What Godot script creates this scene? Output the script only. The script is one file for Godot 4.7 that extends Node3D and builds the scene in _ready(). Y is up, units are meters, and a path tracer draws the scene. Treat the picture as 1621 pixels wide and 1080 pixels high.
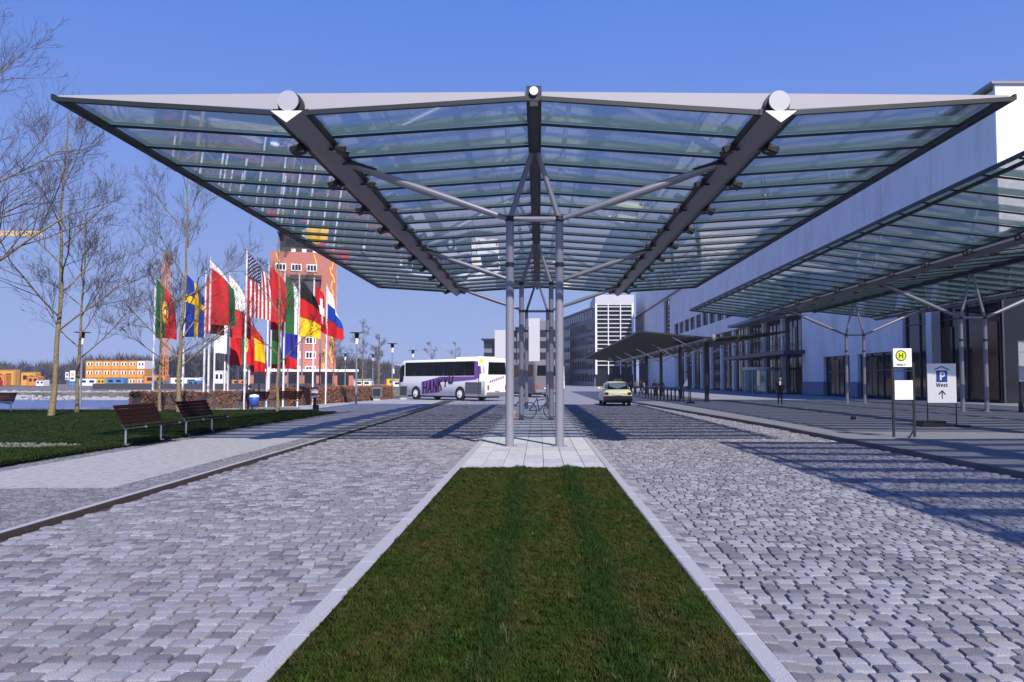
extends Node3D

# ---------------------------------------------------------------- helpers
var names := {}
var mats := {}
var rng := RandomNumberGenerator.new()

func lin(r: float, g: float, b: float) -> Color:
	return Color(r, g, b).linear_to_srgb()

func numbered(called: String) -> String:
	if not names.has(called):
		names[called] = 0
		return called
	names[called] += 1
	return "%s_%03d" % [called, names[called]]

func tag(o: Node, label: String, category: String, group := "") -> Node:
	o.set_meta("label", label)
	o.set_meta("category", category)
	if group != "":
		o.set_meta("group", group)
	return o

func thing(called: String, label: String, category: String, at := Vector3.ZERO, turn := 0.0, group := "") -> Node3D:
	var o := Node3D.new()
	o.name = numbered(called)
	add_child(o, true)
	o.position = at
	o.rotation.y = turn
	tag(o, label, category, group)
	return o

func inst(called: String, mesh: Mesh, m: Material, parent: Node = null) -> MeshInstance3D:
	var o := MeshInstance3D.new()
	o.mesh = mesh
	o.material_override = m
	if parent == null:
		o.name = numbered(called)
		add_child(o, true)
	else:
		var n := 0
		var nm := called
		while parent.has_node(nm):
			n += 1
			nm = "%s_%03d" % [called, n]
		o.name = nm
		parent.add_child(o, true)
	return o

# fast naming for long runs of alike pieces
func piece(called: String, n: int, mesh: Mesh, m: Material, parent: Node, t: Transform3D) -> MeshInstance3D:
	var o := MeshInstance3D.new()
	o.mesh = mesh
	o.material_override = m
	o.name = called if n == 0 else "%s_%03d" % [called, n]
	o.transform = t
	parent.add_child(o, true)
	return o

func structure(o: Node) -> Node:
	o.set_meta("kind", "structure")
	return o

func copy_thing(o: Node3D, at: Vector3, turn: float, label: String) -> Node3D:
	var c: Node3D = o.duplicate()
	c.name = numbered(String(o.name).rstrip("0123456789").trim_suffix("_"))
	add_child(c, true)
	c.position = at
	c.rotation.y = turn
	c.set_meta("label", label)
	return c

class MB:
	var st := SurfaceTool.new()
	var n := 0
	func _init() -> void:
		st.begin(Mesh.PRIMITIVE_TRIANGLES)
		st.set_smooth_group(-1)
	func tri(a: Vector3, b: Vector3, c: Vector3) -> void:   # counter-clockwise seen from outside
		st.add_vertex(a); st.add_vertex(c); st.add_vertex(b)
		n += 1
	func quad(a: Vector3, b: Vector3, c: Vector3, d: Vector3) -> void:
		tri(a, b, c); tri(a, c, d)
	# a thin plate: four corners of its upper face, counter-clockwise from above, and its thickness
	func slab(a: Vector3, b: Vector3, c: Vector3, d: Vector3, t: float) -> void:
		var k := Vector3(0, -t, 0)
		quad(a, b, c, d); quad(a + k, d + k, c + k, b + k)
		quad(a + k, b + k, b, a); quad(b + k, c + k, c, b); quad(c + k, d + k, d, c); quad(d + k, a + k, a, d)
	func uvquad(a: Vector3, b: Vector3, c: Vector3, d: Vector3, ua: Vector2, ub: Vector2, uc: Vector2, ud: Vector2) -> void:
		for k in [[a, ua], [c, uc], [b, ub], [a, ua], [d, ud], [c, uc]]:
			st.set_uv(k[1]); st.add_vertex(k[0])
	func flat() -> void:
		st.set_smooth_group(-1)
	func smooth(g := 0) -> void:
		st.set_smooth_group(g)
	func color(c: Color) -> void:
		st.set_color(c)
	func box(c: Vector3, s: Vector3, b := Basis.IDENTITY) -> void:
		var h := s / 2.0
		var p := []
		for i in 8:
			p.append(c + b * Vector3(h.x * (1 if i & 1 else -1), h.y * (1 if i & 2 else -1), h.z * (1 if i & 4 else -1)))
		quad(p[4], p[5], p[7], p[6]); quad(p[1], p[0], p[2], p[3])
		quad(p[5], p[1], p[3], p[7]); quad(p[0], p[4], p[6], p[2])
		quad(p[6], p[7], p[3], p[2]); quad(p[0], p[1], p[5], p[4])
	# box with chamfered edges
	func cbox(c: Vector3, s: Vector3, e: float, b := Basis.IDENTITY) -> void:
		var h := s / 2.0
		var P := func(sx: int, sy: int, sz: int, ax: int) -> Vector3:
			var v := Vector3(h.x * sx, h.y * sy, h.z * sz)
			for k in 3:
				if k != ax:
					v[k] -= e * [sx, sy, sz][k]
			return c + b * v
		for ax in 3:
			var u := (ax + 1) % 3
			var w := (ax + 2) % 3
			for sg in [-1, 1]:
				var q := []
				for k in [[-1, -1], [1, -1], [1, 1], [-1, 1]]:
					var g := [0, 0, 0]
					g[ax] = sg; g[u] = k[0]; g[w] = k[1]
					q.append(P.call(g[0], g[1], g[2], ax))
				if sg > 0: quad(q[0], q[1], q[2], q[3])
				else: quad(q[3], q[2], q[1], q[0])
			# edges parallel to axis ax
			for k in [[-1, -1], [1, -1], [1, 1], [-1, 1]]:
				var g1 := [0, 0, 0]
				var g2 := [0, 0, 0]
				g1[u] = k[0]; g1[w] = k[1]; g2[u] = k[0]; g2[w] = k[1]
				g1[ax] = -1; g2[ax] = 1
				var a = P.call(g1[0], g1[1], g1[2], u)
				var a2 = P.call(g1[0], g1[1], g1[2], w)
				var d = P.call(g2[0], g2[1], g2[2], u)
				var d2 = P.call(g2[0], g2[1], g2[2], w)
				if k[0] * k[1] > 0: quad(a, a2, d2, d)
				else: quad(a2, a, d, d2)
		for i in 8:
			var g := [1 if i & 1 else -1, 1 if i & 2 else -1, 1 if i & 4 else -1]
			var x = P.call(g[0], g[1], g[2], 0)
			var y = P.call(g[0], g[1], g[2], 1)
			var z = P.call(g[0], g[1], g[2], 2)
			if g[0] * g[1] * g[2] > 0: tri(x, y, z)
			else: tri(x, z, y)
	# rectangular bar from a to b, width w (sideways), height t (upwards)
	func bar(a: Vector3, b: Vector3, w: float, t: float, up := Vector3.UP) -> void:
		var z := (b - a).normalized()
		var x := up.cross(z)
		if x.length() < 0.01: x = Vector3.RIGHT.cross(z)
		x = x.normalized()
		var y := z.cross(x)
		box((a + b) / 2.0, Vector3(w, t, a.distance_to(b)), Basis(x, y, z))
	func tube(a: Vector3, b: Vector3, r0: float, r1: float, sides := 10, caps := true, g := 0) -> void:
		chain([a, b], [r0, r1], sides, caps, g)
	# a round tube through points
	func chain(p: Array, r: Array, sides := 8, caps := true, g := 0) -> void:
		st.set_smooth_group(g)
		var rings := []
		var x := Vector3.ZERO
		for i in p.size():
			var d: Vector3 = (p[mini(i + 1, p.size() - 1)] - p[maxi(i - 1, 0)]).normalized()
			if x == Vector3.ZERO:
				x = d.cross(Vector3.UP if absf(d.y) < 0.95 else Vector3.RIGHT).normalized()
			else:
				x = (x - d * x.dot(d)).normalized()
			var y := d.cross(x)
			var ring := []
			for k in sides:
				var t := TAU * k / sides
				ring.append(p[i] + (x * cos(t) + y * sin(t)) * r[i])
			rings.append(ring)
		for i in p.size() - 1:
			for k in sides:
				var k2 := (k + 1) % sides
				quad(rings[i][k], rings[i][k2], rings[i + 1][k2], rings[i + 1][k])
		st.set_smooth_group(-1)
		if caps:
			for k in range(1, sides - 1):
				tri(rings[0][0], rings[0][k + 1], rings[0][k])
				tri(rings[-1][0], rings[-1][k], rings[-1][k + 1])
	# lathe about the y axis through c: profile of (radius, height)
	func lathe(c: Vector3, prof: Array, sides := 16, g := 0) -> void:
		st.set_smooth_group(g)
		for i in prof.size() - 1:
			for k in sides:
				var t0 := TAU * k / sides
				var t1 := TAU * (k + 1) / sides
				var A: Vector2 = prof[i]
				var B: Vector2 = prof[i + 1]
				var P := func(q: Vector2, t: float) -> Vector3: return c + Vector3(q.x * cos(t), q.y, -q.x * sin(t))
				if A.x > 0.0: tri(P.call(A, t0), P.call(A, t1), P.call(B, t1))
				if B.x > 0.0: tri(P.call(A, t0), P.call(B, t1), P.call(B, t0))
		st.set_smooth_group(-1)
	# prism: polygon pts (in the plane given by ox, oy from origin o), pushed out by depth along ox x oy
	func prism(o: Vector3, ox: Vector3, oy: Vector3, pts: PackedVector2Array, depth: float) -> void:
		var nn := ox.cross(oy).normalized() * depth
		var poly := pts
		if Geometry2D.is_polygon_clockwise(poly):
			poly = poly.duplicate()
			poly.reverse()
		var ids := Geometry2D.triangulate_polygon(poly)
		var at := func(i: int, k: float) -> Vector3: return o + ox * poly[i].x + oy * poly[i].y + nn * k
		for i in range(0, ids.size(), 3):
			var a: int = ids[i]
			var b: int = ids[i + 1]
			var c: int = ids[i + 2]
			if (poly[b] - poly[a]).cross(poly[c] - poly[a]) < 0.0:
				var s := b
				b = c
				c = s
			tri(at.call(a, 1), at.call(b, 1), at.call(c, 1))
			tri(at.call(a, 0), at.call(c, 0), at.call(b, 0))
		for i in poly.size():
			var j := (i + 1) % poly.size()
			quad(at.call(i, 0), at.call(j, 0), at.call(j, 1), at.call(i, 1))
	func done() -> ArrayMesh:
		st.generate_normals()
		return st.commit()

func bld(called: String, mb: MB, m: Material, parent: Node = null) -> MeshInstance3D:
	return inst(called, mb.done(), m, parent)

func boxpart(called: String, c: Vector3, s: Vector3, m: Material, parent: Node = null, e := 0.0) -> MeshInstance3D:
	var b := MB.new()
	if e > 0.0: b.cbox(c, s, e)
	else: b.box(c, s)
	return bld(called, b, m, parent)

# flat ground polygon at height y (points are x, d with d = distance ahead)
func sheet(called: String, pts: Array, y: float, m: Material, thick := 0.05, parent: Node = null) -> MeshInstance3D:
	var b := MB.new()
	var poly := PackedVector2Array()
	for p in pts: poly.append(Vector2(p.x, p.y))
	b.prism(Vector3(0, y - thick, 0), Vector3(1, 0, 0), Vector3(0, 0, -1), poly, thick)
	return bld(called, b, m, parent)

func mmesh(called: String, mesh: Mesh, m: Material, xf: Array, cols: Array, parent: Node = null) -> MultiMeshInstance3D:
	var mm := MultiMesh.new()
	mm.transform_format = MultiMesh.TRANSFORM_3D
	mm.use_colors = cols.size() > 0
	mm.mesh = mesh
	mm.instance_count = xf.size()
	for i in xf.size():
		mm.set_instance_transform(i, xf[i])
		if cols.size() > 0: mm.set_instance_color(i, cols[i])
	var o := MultiMeshInstance3D.new()
	o.multimesh = mm
	o.material_override = m
	if parent == null:
		o.name = numbered(called)
		add_child(o, true)
	else:
		o.name = called
		parent.add_child(o, true)
	o.set_meta("kind", "stuff")
	return o

func ntex(sd: int, freq: float, ramp: Array, size := 512, oct := 4, kind := FastNoiseLite.TYPE_SIMPLEX_SMOOTH) -> NoiseTexture2D:
	var n := FastNoiseLite.new()
	n.noise_type = kind
	n.seed = sd
	n.frequency = freq
	n.fractal_octaves = oct
	var t := NoiseTexture2D.new()
	t.width = size
	t.height = size
	t.seamless = true
	t.noise = n
	var g := Gradient.new()
	var offs := PackedFloat32Array()
	var cols := PackedColorArray()
	for k in ramp:
		offs.append(k[0])
		cols.append(k[1])
	g.offsets = offs
	g.colors = cols
	t.color_ramp = g
	return t

func grey_ramp(a: float, b: float) -> Array:
	return [[0.0, Color(a, a, a)], [1.0, Color(b, b, b)]]

func smat(key: String, c: Color, rough := 0.6, metal := 0.0) -> StandardMaterial3D:
	var m := StandardMaterial3D.new()
	m.resource_name = key
	m.albedo_color = c
	m.roughness = rough
	m.metallic = metal
	mats[key] = m
	return m

func tri_tex(m: StandardMaterial3D, t: Texture2D, scale: float, world := true) -> StandardMaterial3D:
	m.albedo_texture = t
	m.uv1_triplanar = true
	m.uv1_world_triplanar = world
	m.uv1_scale = Vector3.ONE * scale
	return m

func relief(m: StandardMaterial3D, t: Texture2D, cm: float) -> void:
	m.heightmap_enabled = true
	m.heightmap_texture = t
	m.heightmap_scale = cm

# ---------------------------------------------------------------- the scene
func _ready() -> void:
	rng.seed = 7
	# camera: upright stand, lens shifted sideways, tilted a little upwards
	var cam := Camera3D.new()
	cam.name = "camera"
	cam.projection = Camera3D.PROJECTION_FRUSTUM
	cam.near = 0.1
	cam.far = 4000.0
	cam.size = 0.1 * 1080.0 / 1261.0
	cam.frustum_offset = Vector2(-0.1 * 42.5 / 1261.0, 0)
	cam.position = Vector3(0, 1.6, 0)
	cam.rotation.x = atan(63.0 / 1261.0)
	add_child(cam)
	cam.current = true
	# sky, sun, exposure
	var env := Environment.new()
	env.background_mode = Environment.BG_SKY
	var skm := ProceduralSkyMaterial.new()
	skm.sky_top_color = lin(.002, .120, .60)
	skm.sky_horizon_color = lin(.285, .365, .585)
	skm.sky_curve = 0.28
	skm.ground_bottom_color = Color(0.30, 0.31, 0.36)
	skm.ground_horizon_color = Color(0.55, 0.60, 0.75)
	skm.sun_angle_max = 12.0
	skm.sun_curve = 0.1
	var wisp := ntex(50, 0.006, [[0.0, Color(0, 0, 0)], [0.5, Color(0.01, 0.01, 0.01)], [1.0, Color(0.16, 0.16, 0.17)]], 1024, 5)
	wisp.height = 512
	skm.sky_cover = wisp
	skm.sky_cover_modulate = Color(1, 1, 1, .55)
	var sky := Sky.new()
	sky.sky_material = skm
	env.sky = sky
	env.tonemap_mode = Environment.TONE_MAPPER_LINEAR
	env.tonemap_exposure = 1.3
	env.sdfgi_enabled = true
	env.ssao_enabled = true
	env.ssil_enabled = true
	env.fog_enabled = true
	env.fog_mode = Environment.FOG_MODE_EXPONENTIAL
	env.fog_density = 0.00028
	env.fog_light_color = Color(.80, .84, .95)
	var we := WorldEnvironment.new()
	we.name = "world"
	we.environment = env
	add_child(we)
	var sun := DirectionalLight3D.new()
	sun.name = "sun"
	sun.light_color = Color(1.0, 0.97, 0.93)
	sun.light_energy = 1.6
	sun.light_angular_distance = 0.5
	sun.shadow_enabled = true
	add_child(sun)
	sun.look_at_from_position(Vector3(0.385, 1.0, 0.92) * 50.0, Vector3.ZERO)

	make_materials()
	setting()
	buildings()
	canopies()
	far_left()
	trees()
	flags()
	vehicles()
	furniture()
	people()

func make_materials() -> void:
	var speck := ntex(3, 0.12, [[0.0, Color(0.52, 0.52, 0.55)], [0.45, Color(0.86, 0.86, 0.88)], [0.7, Color(1, 1, 1)], [1.0, Color(0.80, 0.79, 0.80)]], 512, 3)
	var speck_h := ntex(4, 0.05, grey_ramp(0, 1), 512, 4)
	mats.speck = speck
	# granite setts: tones
	for i in 6:
		var t: Color = [lin(.22, .217, .243), lin(.27, .264, .29), lin(.35, .343, .37), lin(.24, .225, .235), lin(.16, .158, .182), lin(.29, .283, .318)][i]
		relief(tri_tex(smat("granite_%d" % i, t, 0.85), speck, 1.7), speck_h, 0.35)
	var g := smat("granite_many", Color.WHITE, 0.85)
	g.vertex_color_use_as_albedo = true
	relief(tri_tex(g, speck, 1.7), speck_h, 0.35)
	relief(tri_tex(smat("kerb", lin(.42, .415, .435), 0.85), speck, 1.5), speck_h, 0.25)
	tri_tex(smat("joint", lin(.075, .065, .055), 0.95), ntex(5, 0.05, [[0.0, Color(.55, .5, .45)], [1.0, Color(1, 1, 1)]]), 0.6)
	var slab := ntex(8, 0.02, [[0.0, Color(.84, .84, .84)], [0.5, Color(.97, .97, .97)], [1.0, Color(1, 1, 1)]], 512, 5)
	for i in 3:
		tri_tex(smat("slab_%d" % i, [lin(.42, .42, .43), lin(.46, .46, .47), lin(.38, .38, .40)][i], 0.8), slab, 0.5)
	tri_tex(smat("pavement", lin(.17, .17, .19), 0.85), slab, 0.25)
	tri_tex(smat("path", lin(.33, .325, .335), 0.9), ntex(9, 0.03, [[0.0, Color(.80, .78, .76)], [0.45, Color(.95, .95, .95)], [1.0, Color(1, 1, 1)]], 512, 5), 0.30)
	relief(mats.path, speck_h, 0.5)
	tri_tex(smat("plaza", lin(.26, .258, .285), 0.9), ntex(10, 0.06, [[0.0, Color(.70, .70, .72)], [0.5, Color(.92, .92, .94)], [1.0, Color(1, 1, 1)]], 512, 4), 0.22)
	tri_tex(smat("earth", lin(.10, .085, .055), 0.95), ntex(11, 0.03, [[0.0, Color(.6, .6, .5)], [1.0, Color(1, 1, 1)]], 512, 4), 0.4)
	tri_tex(smat("lawn_soil", lin(.020, .026, .008), 1.0), ntex(12, 0.02, [[0.0, Color(.6, .7, .5)], [0.6, Color(1, 1, 1)], [1.0, Color(1, .85, .6)]], 512, 5), 0.15)
	mats.lawn_soil.metallic_specular = 0.05
	tri_tex(smat("waste", lin(.22, .20, .18), 0.95), ntex(13, 0.02, [[0.0, Color(.6, .6, .6)], [1.0, Color(1, 1, 1)]], 512, 5), 0.05)
	var bl := smat("grass_blade", Color.WHITE, 1.0)
	bl.metallic_specular = 0.15
	bl.vertex_color_use_as_albedo = true
	bl.backlight_enabled = true
	bl.backlight = Color(0.25, 0.3, 0.12)
	# steel, paint
	smat("steel", lin(.27, .27, .32), 0.38, 0.25)
	smat("steel_dark", lin(.014, .018, .021), 0.5, 0.0)
	smat("steel_pale", lin(.47, .47, .50), 0.35, 0.2)
	smat("chrome", lin(.70, .72, .75), 0.2, 0.9)
	smat("beam_grey", lin(.25, .235, .25), 0.45, 0.3)
	smat("white_paint", lin(.80, .80, .82), 0.45)
	smat("rust", lin(.060, .044, .038), 0.85, 0.0)
	smat("black", lin(.012, .012, .014), 0.5)
	smat("rubber", lin(.02, .02, .022), 0.85)
	# canopy glass: a clear band and a printed band
	var gl := smat("canopy_glass", Color(lin(.12, .25, .26), 0.25), 0.02)
	gl.transparency = BaseMaterial3D.TRANSPARENCY_ALPHA
	gl.metallic_specular = 0.6
	var pr := smat("canopy_print", Color(lin(.36, .58, .55), 0.74), 0.03)
	pr.transparency = BaseMaterial3D.TRANSPARENCY_ALPHA
	pr.metallic_specular = 0.6
	pr.backlight_enabled = true
	pr.backlight = Color(0.30, 0.36, 0.35)
	for g2 in [gl, pr]:
		g2.clearcoat_enabled = true
		g2.clearcoat = 1.0
		g2.clearcoat_roughness = 0.02
	var lg := smat("low_glass", Color(lin(.10, .15, .16), 0.42), 0.04)
	lg.transparency = BaseMaterial3D.TRANSPARENCY_ALPHA
	# buildings
	tri_tex(smat("render_white", lin(.78, .765, .765), 0.85), ntex(15, 0.012, [[0.0, Color(.90, .89, .88)], [0.5, Color(.97, .97, .97)], [1.0, Color(1, 1, 1)]], 512, 5), 0.06)
	mats.render_white.uv1_scale = Vector3(.05, .02, .05)
	smat("dark_glass", lin(.018, .020, .026), 0.06)
	mats.dark_glass.metallic_specular = 0.42
	smat("brown_glass", lin(.05, .022, .016), 0.15)
	smat("frame_dark", lin(.05, .05, .06), 0.5)
	smat("plinth", lin(.22, .23, .28), 0.8)
	tri_tex(smat("brick_red", lin(.55, .205, .16), 0.9), ntex(16, 0.08, [[0.0, Color(.80, .78, .76)], [1.0, Color(1, 1, 1)]], 256, 3), 0.3)
	smat("yellow", lin(.75, .47, .04), 0.6)
	smat("orange", lin(.65, .22, .03), 0.6)
	smat("container_yellow", lin(.66, .33, .04), 0.55)
	smat("container_blue", lin(.05, .22, .50), 0.55)
	smat("red", lin(.50, .025, .03), 0.5)
	smat("blue", lin(.03, .10, .42), 0.5)
	smat("office_grey", lin(.16, .17, .21), 0.6)
	smat("skin", lin(.50, .28, .19), 0.6)
	# bark
	tri_tex(smat("bark", lin(.35, .31, .25), 0.9), ntex(17, 0.035, [[0.0, Color(.34, .30, .26)], [0.42, Color(.55, .50, .40)], [0.5, Color(.95, .90, .75)], [0.7, Color(1, .96, .82)], [1.0, Color(.6, .58, .5)]], 512, 3), 0.9)
	smat("twig", lin(.10, .082, .085), 0.9)
	var hl := smat("hedge_leaf", Color.WHITE, 0.7)
	hl.vertex_color_use_as_albedo = true
	hl.backlight_enabled = true
	hl.backlight = Color(0.3, 0.2, 0.12)
	var wt := smat("water", lin(.055, .085, .20), 0.22)
	wt.metallic_specular = 0.5
	relief(wt, ntex(60, .03, grey_ramp(0, 1), 512, 4), 6.0)
	wt.uv1_triplanar = true
	wt.uv1_world_triplanar = true
	wt.uv1_scale = Vector3.ONE * .2
	var vp := smat("painted_vertex", Color.WHITE, 0.75)
	vp.vertex_color_use_as_albedo = true

# ---------------------------------------------------------------- ground and paving
func left_kerb(d: float) -> float:
	return -5.28 - 0.022 * d

func right_kerb(d: float) -> float:
	return 8.0 if d < 27.0 else 8.0 - (d - 27.0) * 0.04

# a worn paving stone, one metre on a side, top at y = 0
func stone_mesh(sd: int, bulge := 0.035) -> ArrayMesh:
	var r := RandomNumberGenerator.new()
	r.seed = sd
	var b := MB.new()
	var n := 8
	var base := [Vector2(-.5, -.41), Vector2(-.43, -.5), Vector2(.43, -.5), Vector2(.5, -.41), Vector2(.5, .41), Vector2(.43, .5), Vector2(-.43, .5), Vector2(-.5, .41)]
	var lo := []
	var mid := []
	var top := []
	for k in n:
		var p: Vector2 = base[k] * r.randf_range(0.94, 1.03)
		lo.append(Vector3(p.x, -.55, p.y))
		mid.append(Vector3(p.x, -.20 + r.randf_range(-.05, .05), p.y))
		top.append(Vector3(p.x * r.randf_range(.86, .91), r.randf_range(-.045, .015), p.y * r.randf_range(.84, .90)))
	b.smooth(1)
	var c := Vector3(r.randf_range(-.1, .1), bulge, r.randf_range(-.1, .1))
	for k in n:
		var j := (k + 1) % n
		b.tri(c, top[j], top[k])
	b.flat()
	for k in n:
		var j := (k + 1) % n
		b.quad(top[k], top[j], mid[j], mid[k])
		b.quad(mid[k], mid[j], lo[j], lo[k])
	return b.done()

func pave(called: String, many: String, spots: Array, parent: Node, meshes: Array, limit: int, tones: Array) -> void:
	# spots: [Transform3D, shade 0..1]; the nearest are pieces, the rest one instanced mesh
	spots.sort_custom(func(p, q): return p[2] < q[2])
	var n := mini(limit, spots.size())
	for i in n:
		piece(called, i, meshes[i % meshes.size()], mats[tones[int(spots[i][1] * 5.999)]], parent, spots[i][0])
	var xf := []
	var cols := []
	for i in range(n, spots.size()):
		xf.append(spots[i][0])
		var c: Color = mats[tones[int(spots[i][1] * 5.999)]].albedo_color.srgb_to_linear()
		cols.append(c)
	if xf.size() > 0:
		mmesh(many, meshes[0], mats.granite_many, xf, cols, parent)

func in_view(x: float, d: float, extra := 0.6) -> bool:
	return x > -0.70 * d - extra and x < 0.64 * d + extra

func setting() -> void:
	# the ground: one sheet to the horizon
	structure(sheet("ground", [Vector2(-1800, -60), Vector2(1800, -60), Vector2(1800, 2600), Vector2(-1800, 2600)], -0.75, mats.waste, 0.2))
	structure(sheet("ground", [Vector2(-13.5, -40), Vector2(80, -40), Vector2(80, 260), Vector2(-13.5, 260)], -0.06, mats.plaza, 0.4))
	structure(sheet("ground", [Vector2(-900, 92), Vector2(-13.6, 92), Vector2(-13.6, 1500), Vector2(-900, 1500)], -0.05, mats.waste, 0.4))
	structure(sheet("ground", [Vector2(-120, -40), Vector2(-13.52, -40), Vector2(-13.52, 91.9), Vector2(-22, 91.9), Vector2(-26, 60), Vector2(-27, 49), Vector2(-48, 43.5), Vector2(-120, 43.5)], -0.06, mats.earth, 0.6))
	structure(sheet("water", [Vector2(-190, 42), Vector2(-18, 42), Vector2(-18, 95), Vector2(-190, 95)], -0.42, mats.water, 0.2))

	var stones := []
	for i in 8: stones.append(stone_mesh(40 + i))
	var tones := ["granite_0", "granite_1", "granite_2", "granite_3", "granite_4", "granite_5"]
	var nz := FastNoiseLite.new()
	nz.seed = 5
	nz.frequency = 0.22

	# two carriageways of setts
	for side in [-1, 1]:
		var road: Node3D = structure(sheet("road", [Vector2(-6.6, 1), Vector2(-1.5, 1), Vector2(-1.5, 64), Vector2(-6.9, 64)] if side < 0 else [Vector2(1.3, 1), Vector2(9.0, 1), Vector2(9.0, 64), Vector2(1.3, 64)], -0.026, mats.joint, 0.03))
		var spots := []
		var d := 3.5
		while d < 63.0:
			var pitch := 0.140 + rng.randf_range(-.010, .012)
			var x := -1.64 if side < 0 else 1.43
			x += side * rng.randf_range(0.0, 0.035)
			while (x > left_kerb(d) + 0.06) if side < 0 else (x < right_kerb(d) - 0.12):
				var w := rng.randf_range(.115, .170)
				var cx: float = x + side * w / 2.0
				var ok: bool = (cx - w / 2 > left_kerb(d) + 0.0) if side < 0 else (cx + w / 2 < right_kerb(d) - 0.02)
				if ok and in_view(cx, d):
					var tilt := Basis.from_euler(Vector3(rng.randf_range(-.04, .04), rng.randf_range(-.07, .07) + (PI if rng.randf() < .5 else 0.0), rng.randf_range(-.035, .035)))
					var t := Transform3D(tilt * Basis.from_scale(Vector3(w - .012, .085, pitch - .010)), Vector3(cx, rng.randf_range(-.006, .004), -(d + pitch / 2)))
					var sh := clampf(0.5 + nz.get_noise_2d(cx, d) * 0.7 + rng.randf_range(-.38, .38), 0, 1)
					spots.append([t, sh, Vector2(cx, d).length()])
				x += side * w
			d += pitch
		pave("sett", "far_setts", spots, road, stones, 300, tones)

	# the island: granite edging, lawn and slab paving
	for side in [-1, 1]:
		var kerb := Node3D.new()
		kerb.name = numbered("kerb")
		add_child(kerb, true)
		structure(kerb)
		var d := 3.0
		var k := 0
		var kx: float = -0.1 + side * 1.37
		while d < 48.0:
			var ln := rng.randf_range(.9, 1.1)
			var b := MB.new()
			b.cbox(Vector3(kx, -.02, -(d + ln / 2)), Vector3(.135, .16, ln - .008), .012)
			piece("kerb_stone", k, b.done(), mats.kerb, kerb, Transform3D(Basis.from_euler(Vector3(0, 0, 0)), Vector3(0, rng.randf_range(-.004, .004), 0)))
			k += 1
			d += ln
		var spots := []
		d = 3.4
		while d < 48.0:
			var ln := rng.randf_range(.13, .2)
			spots.append([Transform3D(Basis.from_euler(Vector3(rng.randf_range(-.03, .03), 0, -side * .12 + rng.randf_range(-.03, .03))) * Basis.from_scale(Vector3(.115, .085, ln - .009)), Vector3(-0.1 + side * 1.50, .03, -(d + ln / 2))), clampf(rng.randf_range(.25, 1.0), 0, 1), d])
			d += ln
		pave("edge_sett", "far_edge_setts", spots, kerb, stones, 70, tones)
	structure(sheet("pavement", [Vector2(-1.41, 14.2), Vector2(1.21, 14.2), Vector2(1.21, 48), Vector2(-1.41, 48)], 0.02, mats.joint, 0.06))
	var island: Node3D = get_node("pavement")
	var k := 0
	for row in 42:
		var dd := 14.25 + row * .8
		for c in 7:
			var b_m := MB.new()
			b_m.cbox(Vector3.ZERO, Vector3(.362, .05, .792), .005)
			var n := k
			if k < 300:
				piece("slab", n, b_m.done(), mats["slab_%d" % [0, 0, 1, 2, 1][rng.randi() % 5]], island, Transform3D(Basis.from_euler(Vector3(rng.randf_range(-.003, .003), 0, rng.randf_range(-.003, .003))), Vector3(-.1 + (c - 3) * .371, .036 + rng.randf_range(-.002, .002), -(dd + .4))))
			k += 1

	# island lawn
	var turf := sheet("lawn", [Vector2(-1.41, 2.5), Vector2(1.21, 2.5), Vector2(1.21, 14.22), Vector2(-1.41, 14.22)], 0.045, mats.lawn_soil, 0.1)
	structure(turf)
	var gxf := []
	var gcol := []
	var tuft := tuft_mesh(9, 3)
	var gn := FastNoiseLite.new()
	gn.seed = 21
	gn.frequency = 1.1
	for i in 36000:
		var x := rng.randf_range(-1.385, 1.185)
		var d := rng.randf_range(3.7, 14.25)
		var edge := minf(x + 1.385, 1.185 - x)
		var q := rng.randf()
		if edge < .10 and q < .35 - edge * 2.0 + gn.get_noise_2d(d * 2.0, 9.0): continue
		if d > 9.0 and q < 0.35: continue
		var wob := 0.12 * gn.get_noise_2d(d * .4, 3.0)
		var track := maxf(exp(-pow((x + .32 + wob) / .13, 2)), exp(-pow((x - .52 - wob) / .13, 2)))
		var v := gn.get_noise_2d(x * 1.3, d * 0.8)
		var bare := gn.get_noise_2d(x * 2.0 + 40.0, d * 1.6) * 0.8 + v * .3
		if bare > 0.22 and q < 0.45 and track < .5: continue
		if x > 0.95 and d > 7.0 and d < 13.5 and q < .5: continue
		var h := rng.randf_range(.55, 1.0) * (1.0 + track * .9 + (0.4 if q > .993 else 0.0)) * (1.25 if d > 14.05 else 1.0) * (0.7 if edge < .08 else 1.0)
		var c := lin_mix(Color(.024, .046, .008), Color(.052, .050, .014), clampf(0.45 + v * .9 + bare * .5 + rng.randf_range(-.2, .2), 0, 1))
		if track > .3: c = c.lerp(Color(.014, .038, .009), track * .75)
		if q > .995: c = Color(.04, .10, .016)
		elif q > .985: c = Color(.12, .10, .05)
		gxf.append(Transform3D(Basis.from_euler(Vector3(rng.randf_range(-.15, .15), rng.randf() * TAU, rng.randf_range(-.15, .15))) * Basis.from_scale(Vector3(1.1, h, 1.1)), Vector3(x, .04, -d)))
		gcol.append(c)
	mmesh("grass", tuft, mats.grass_blade, gxf, gcol)

	# left side: steel edging, cobbled strip, light path, rough stone border, lawn
	var lk := 0
	var edging := Node3D.new()
	edging.name = numbered("kerb")
	add_child(edging, true)
	structure(edging)
	var dd2 := 5.0
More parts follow.
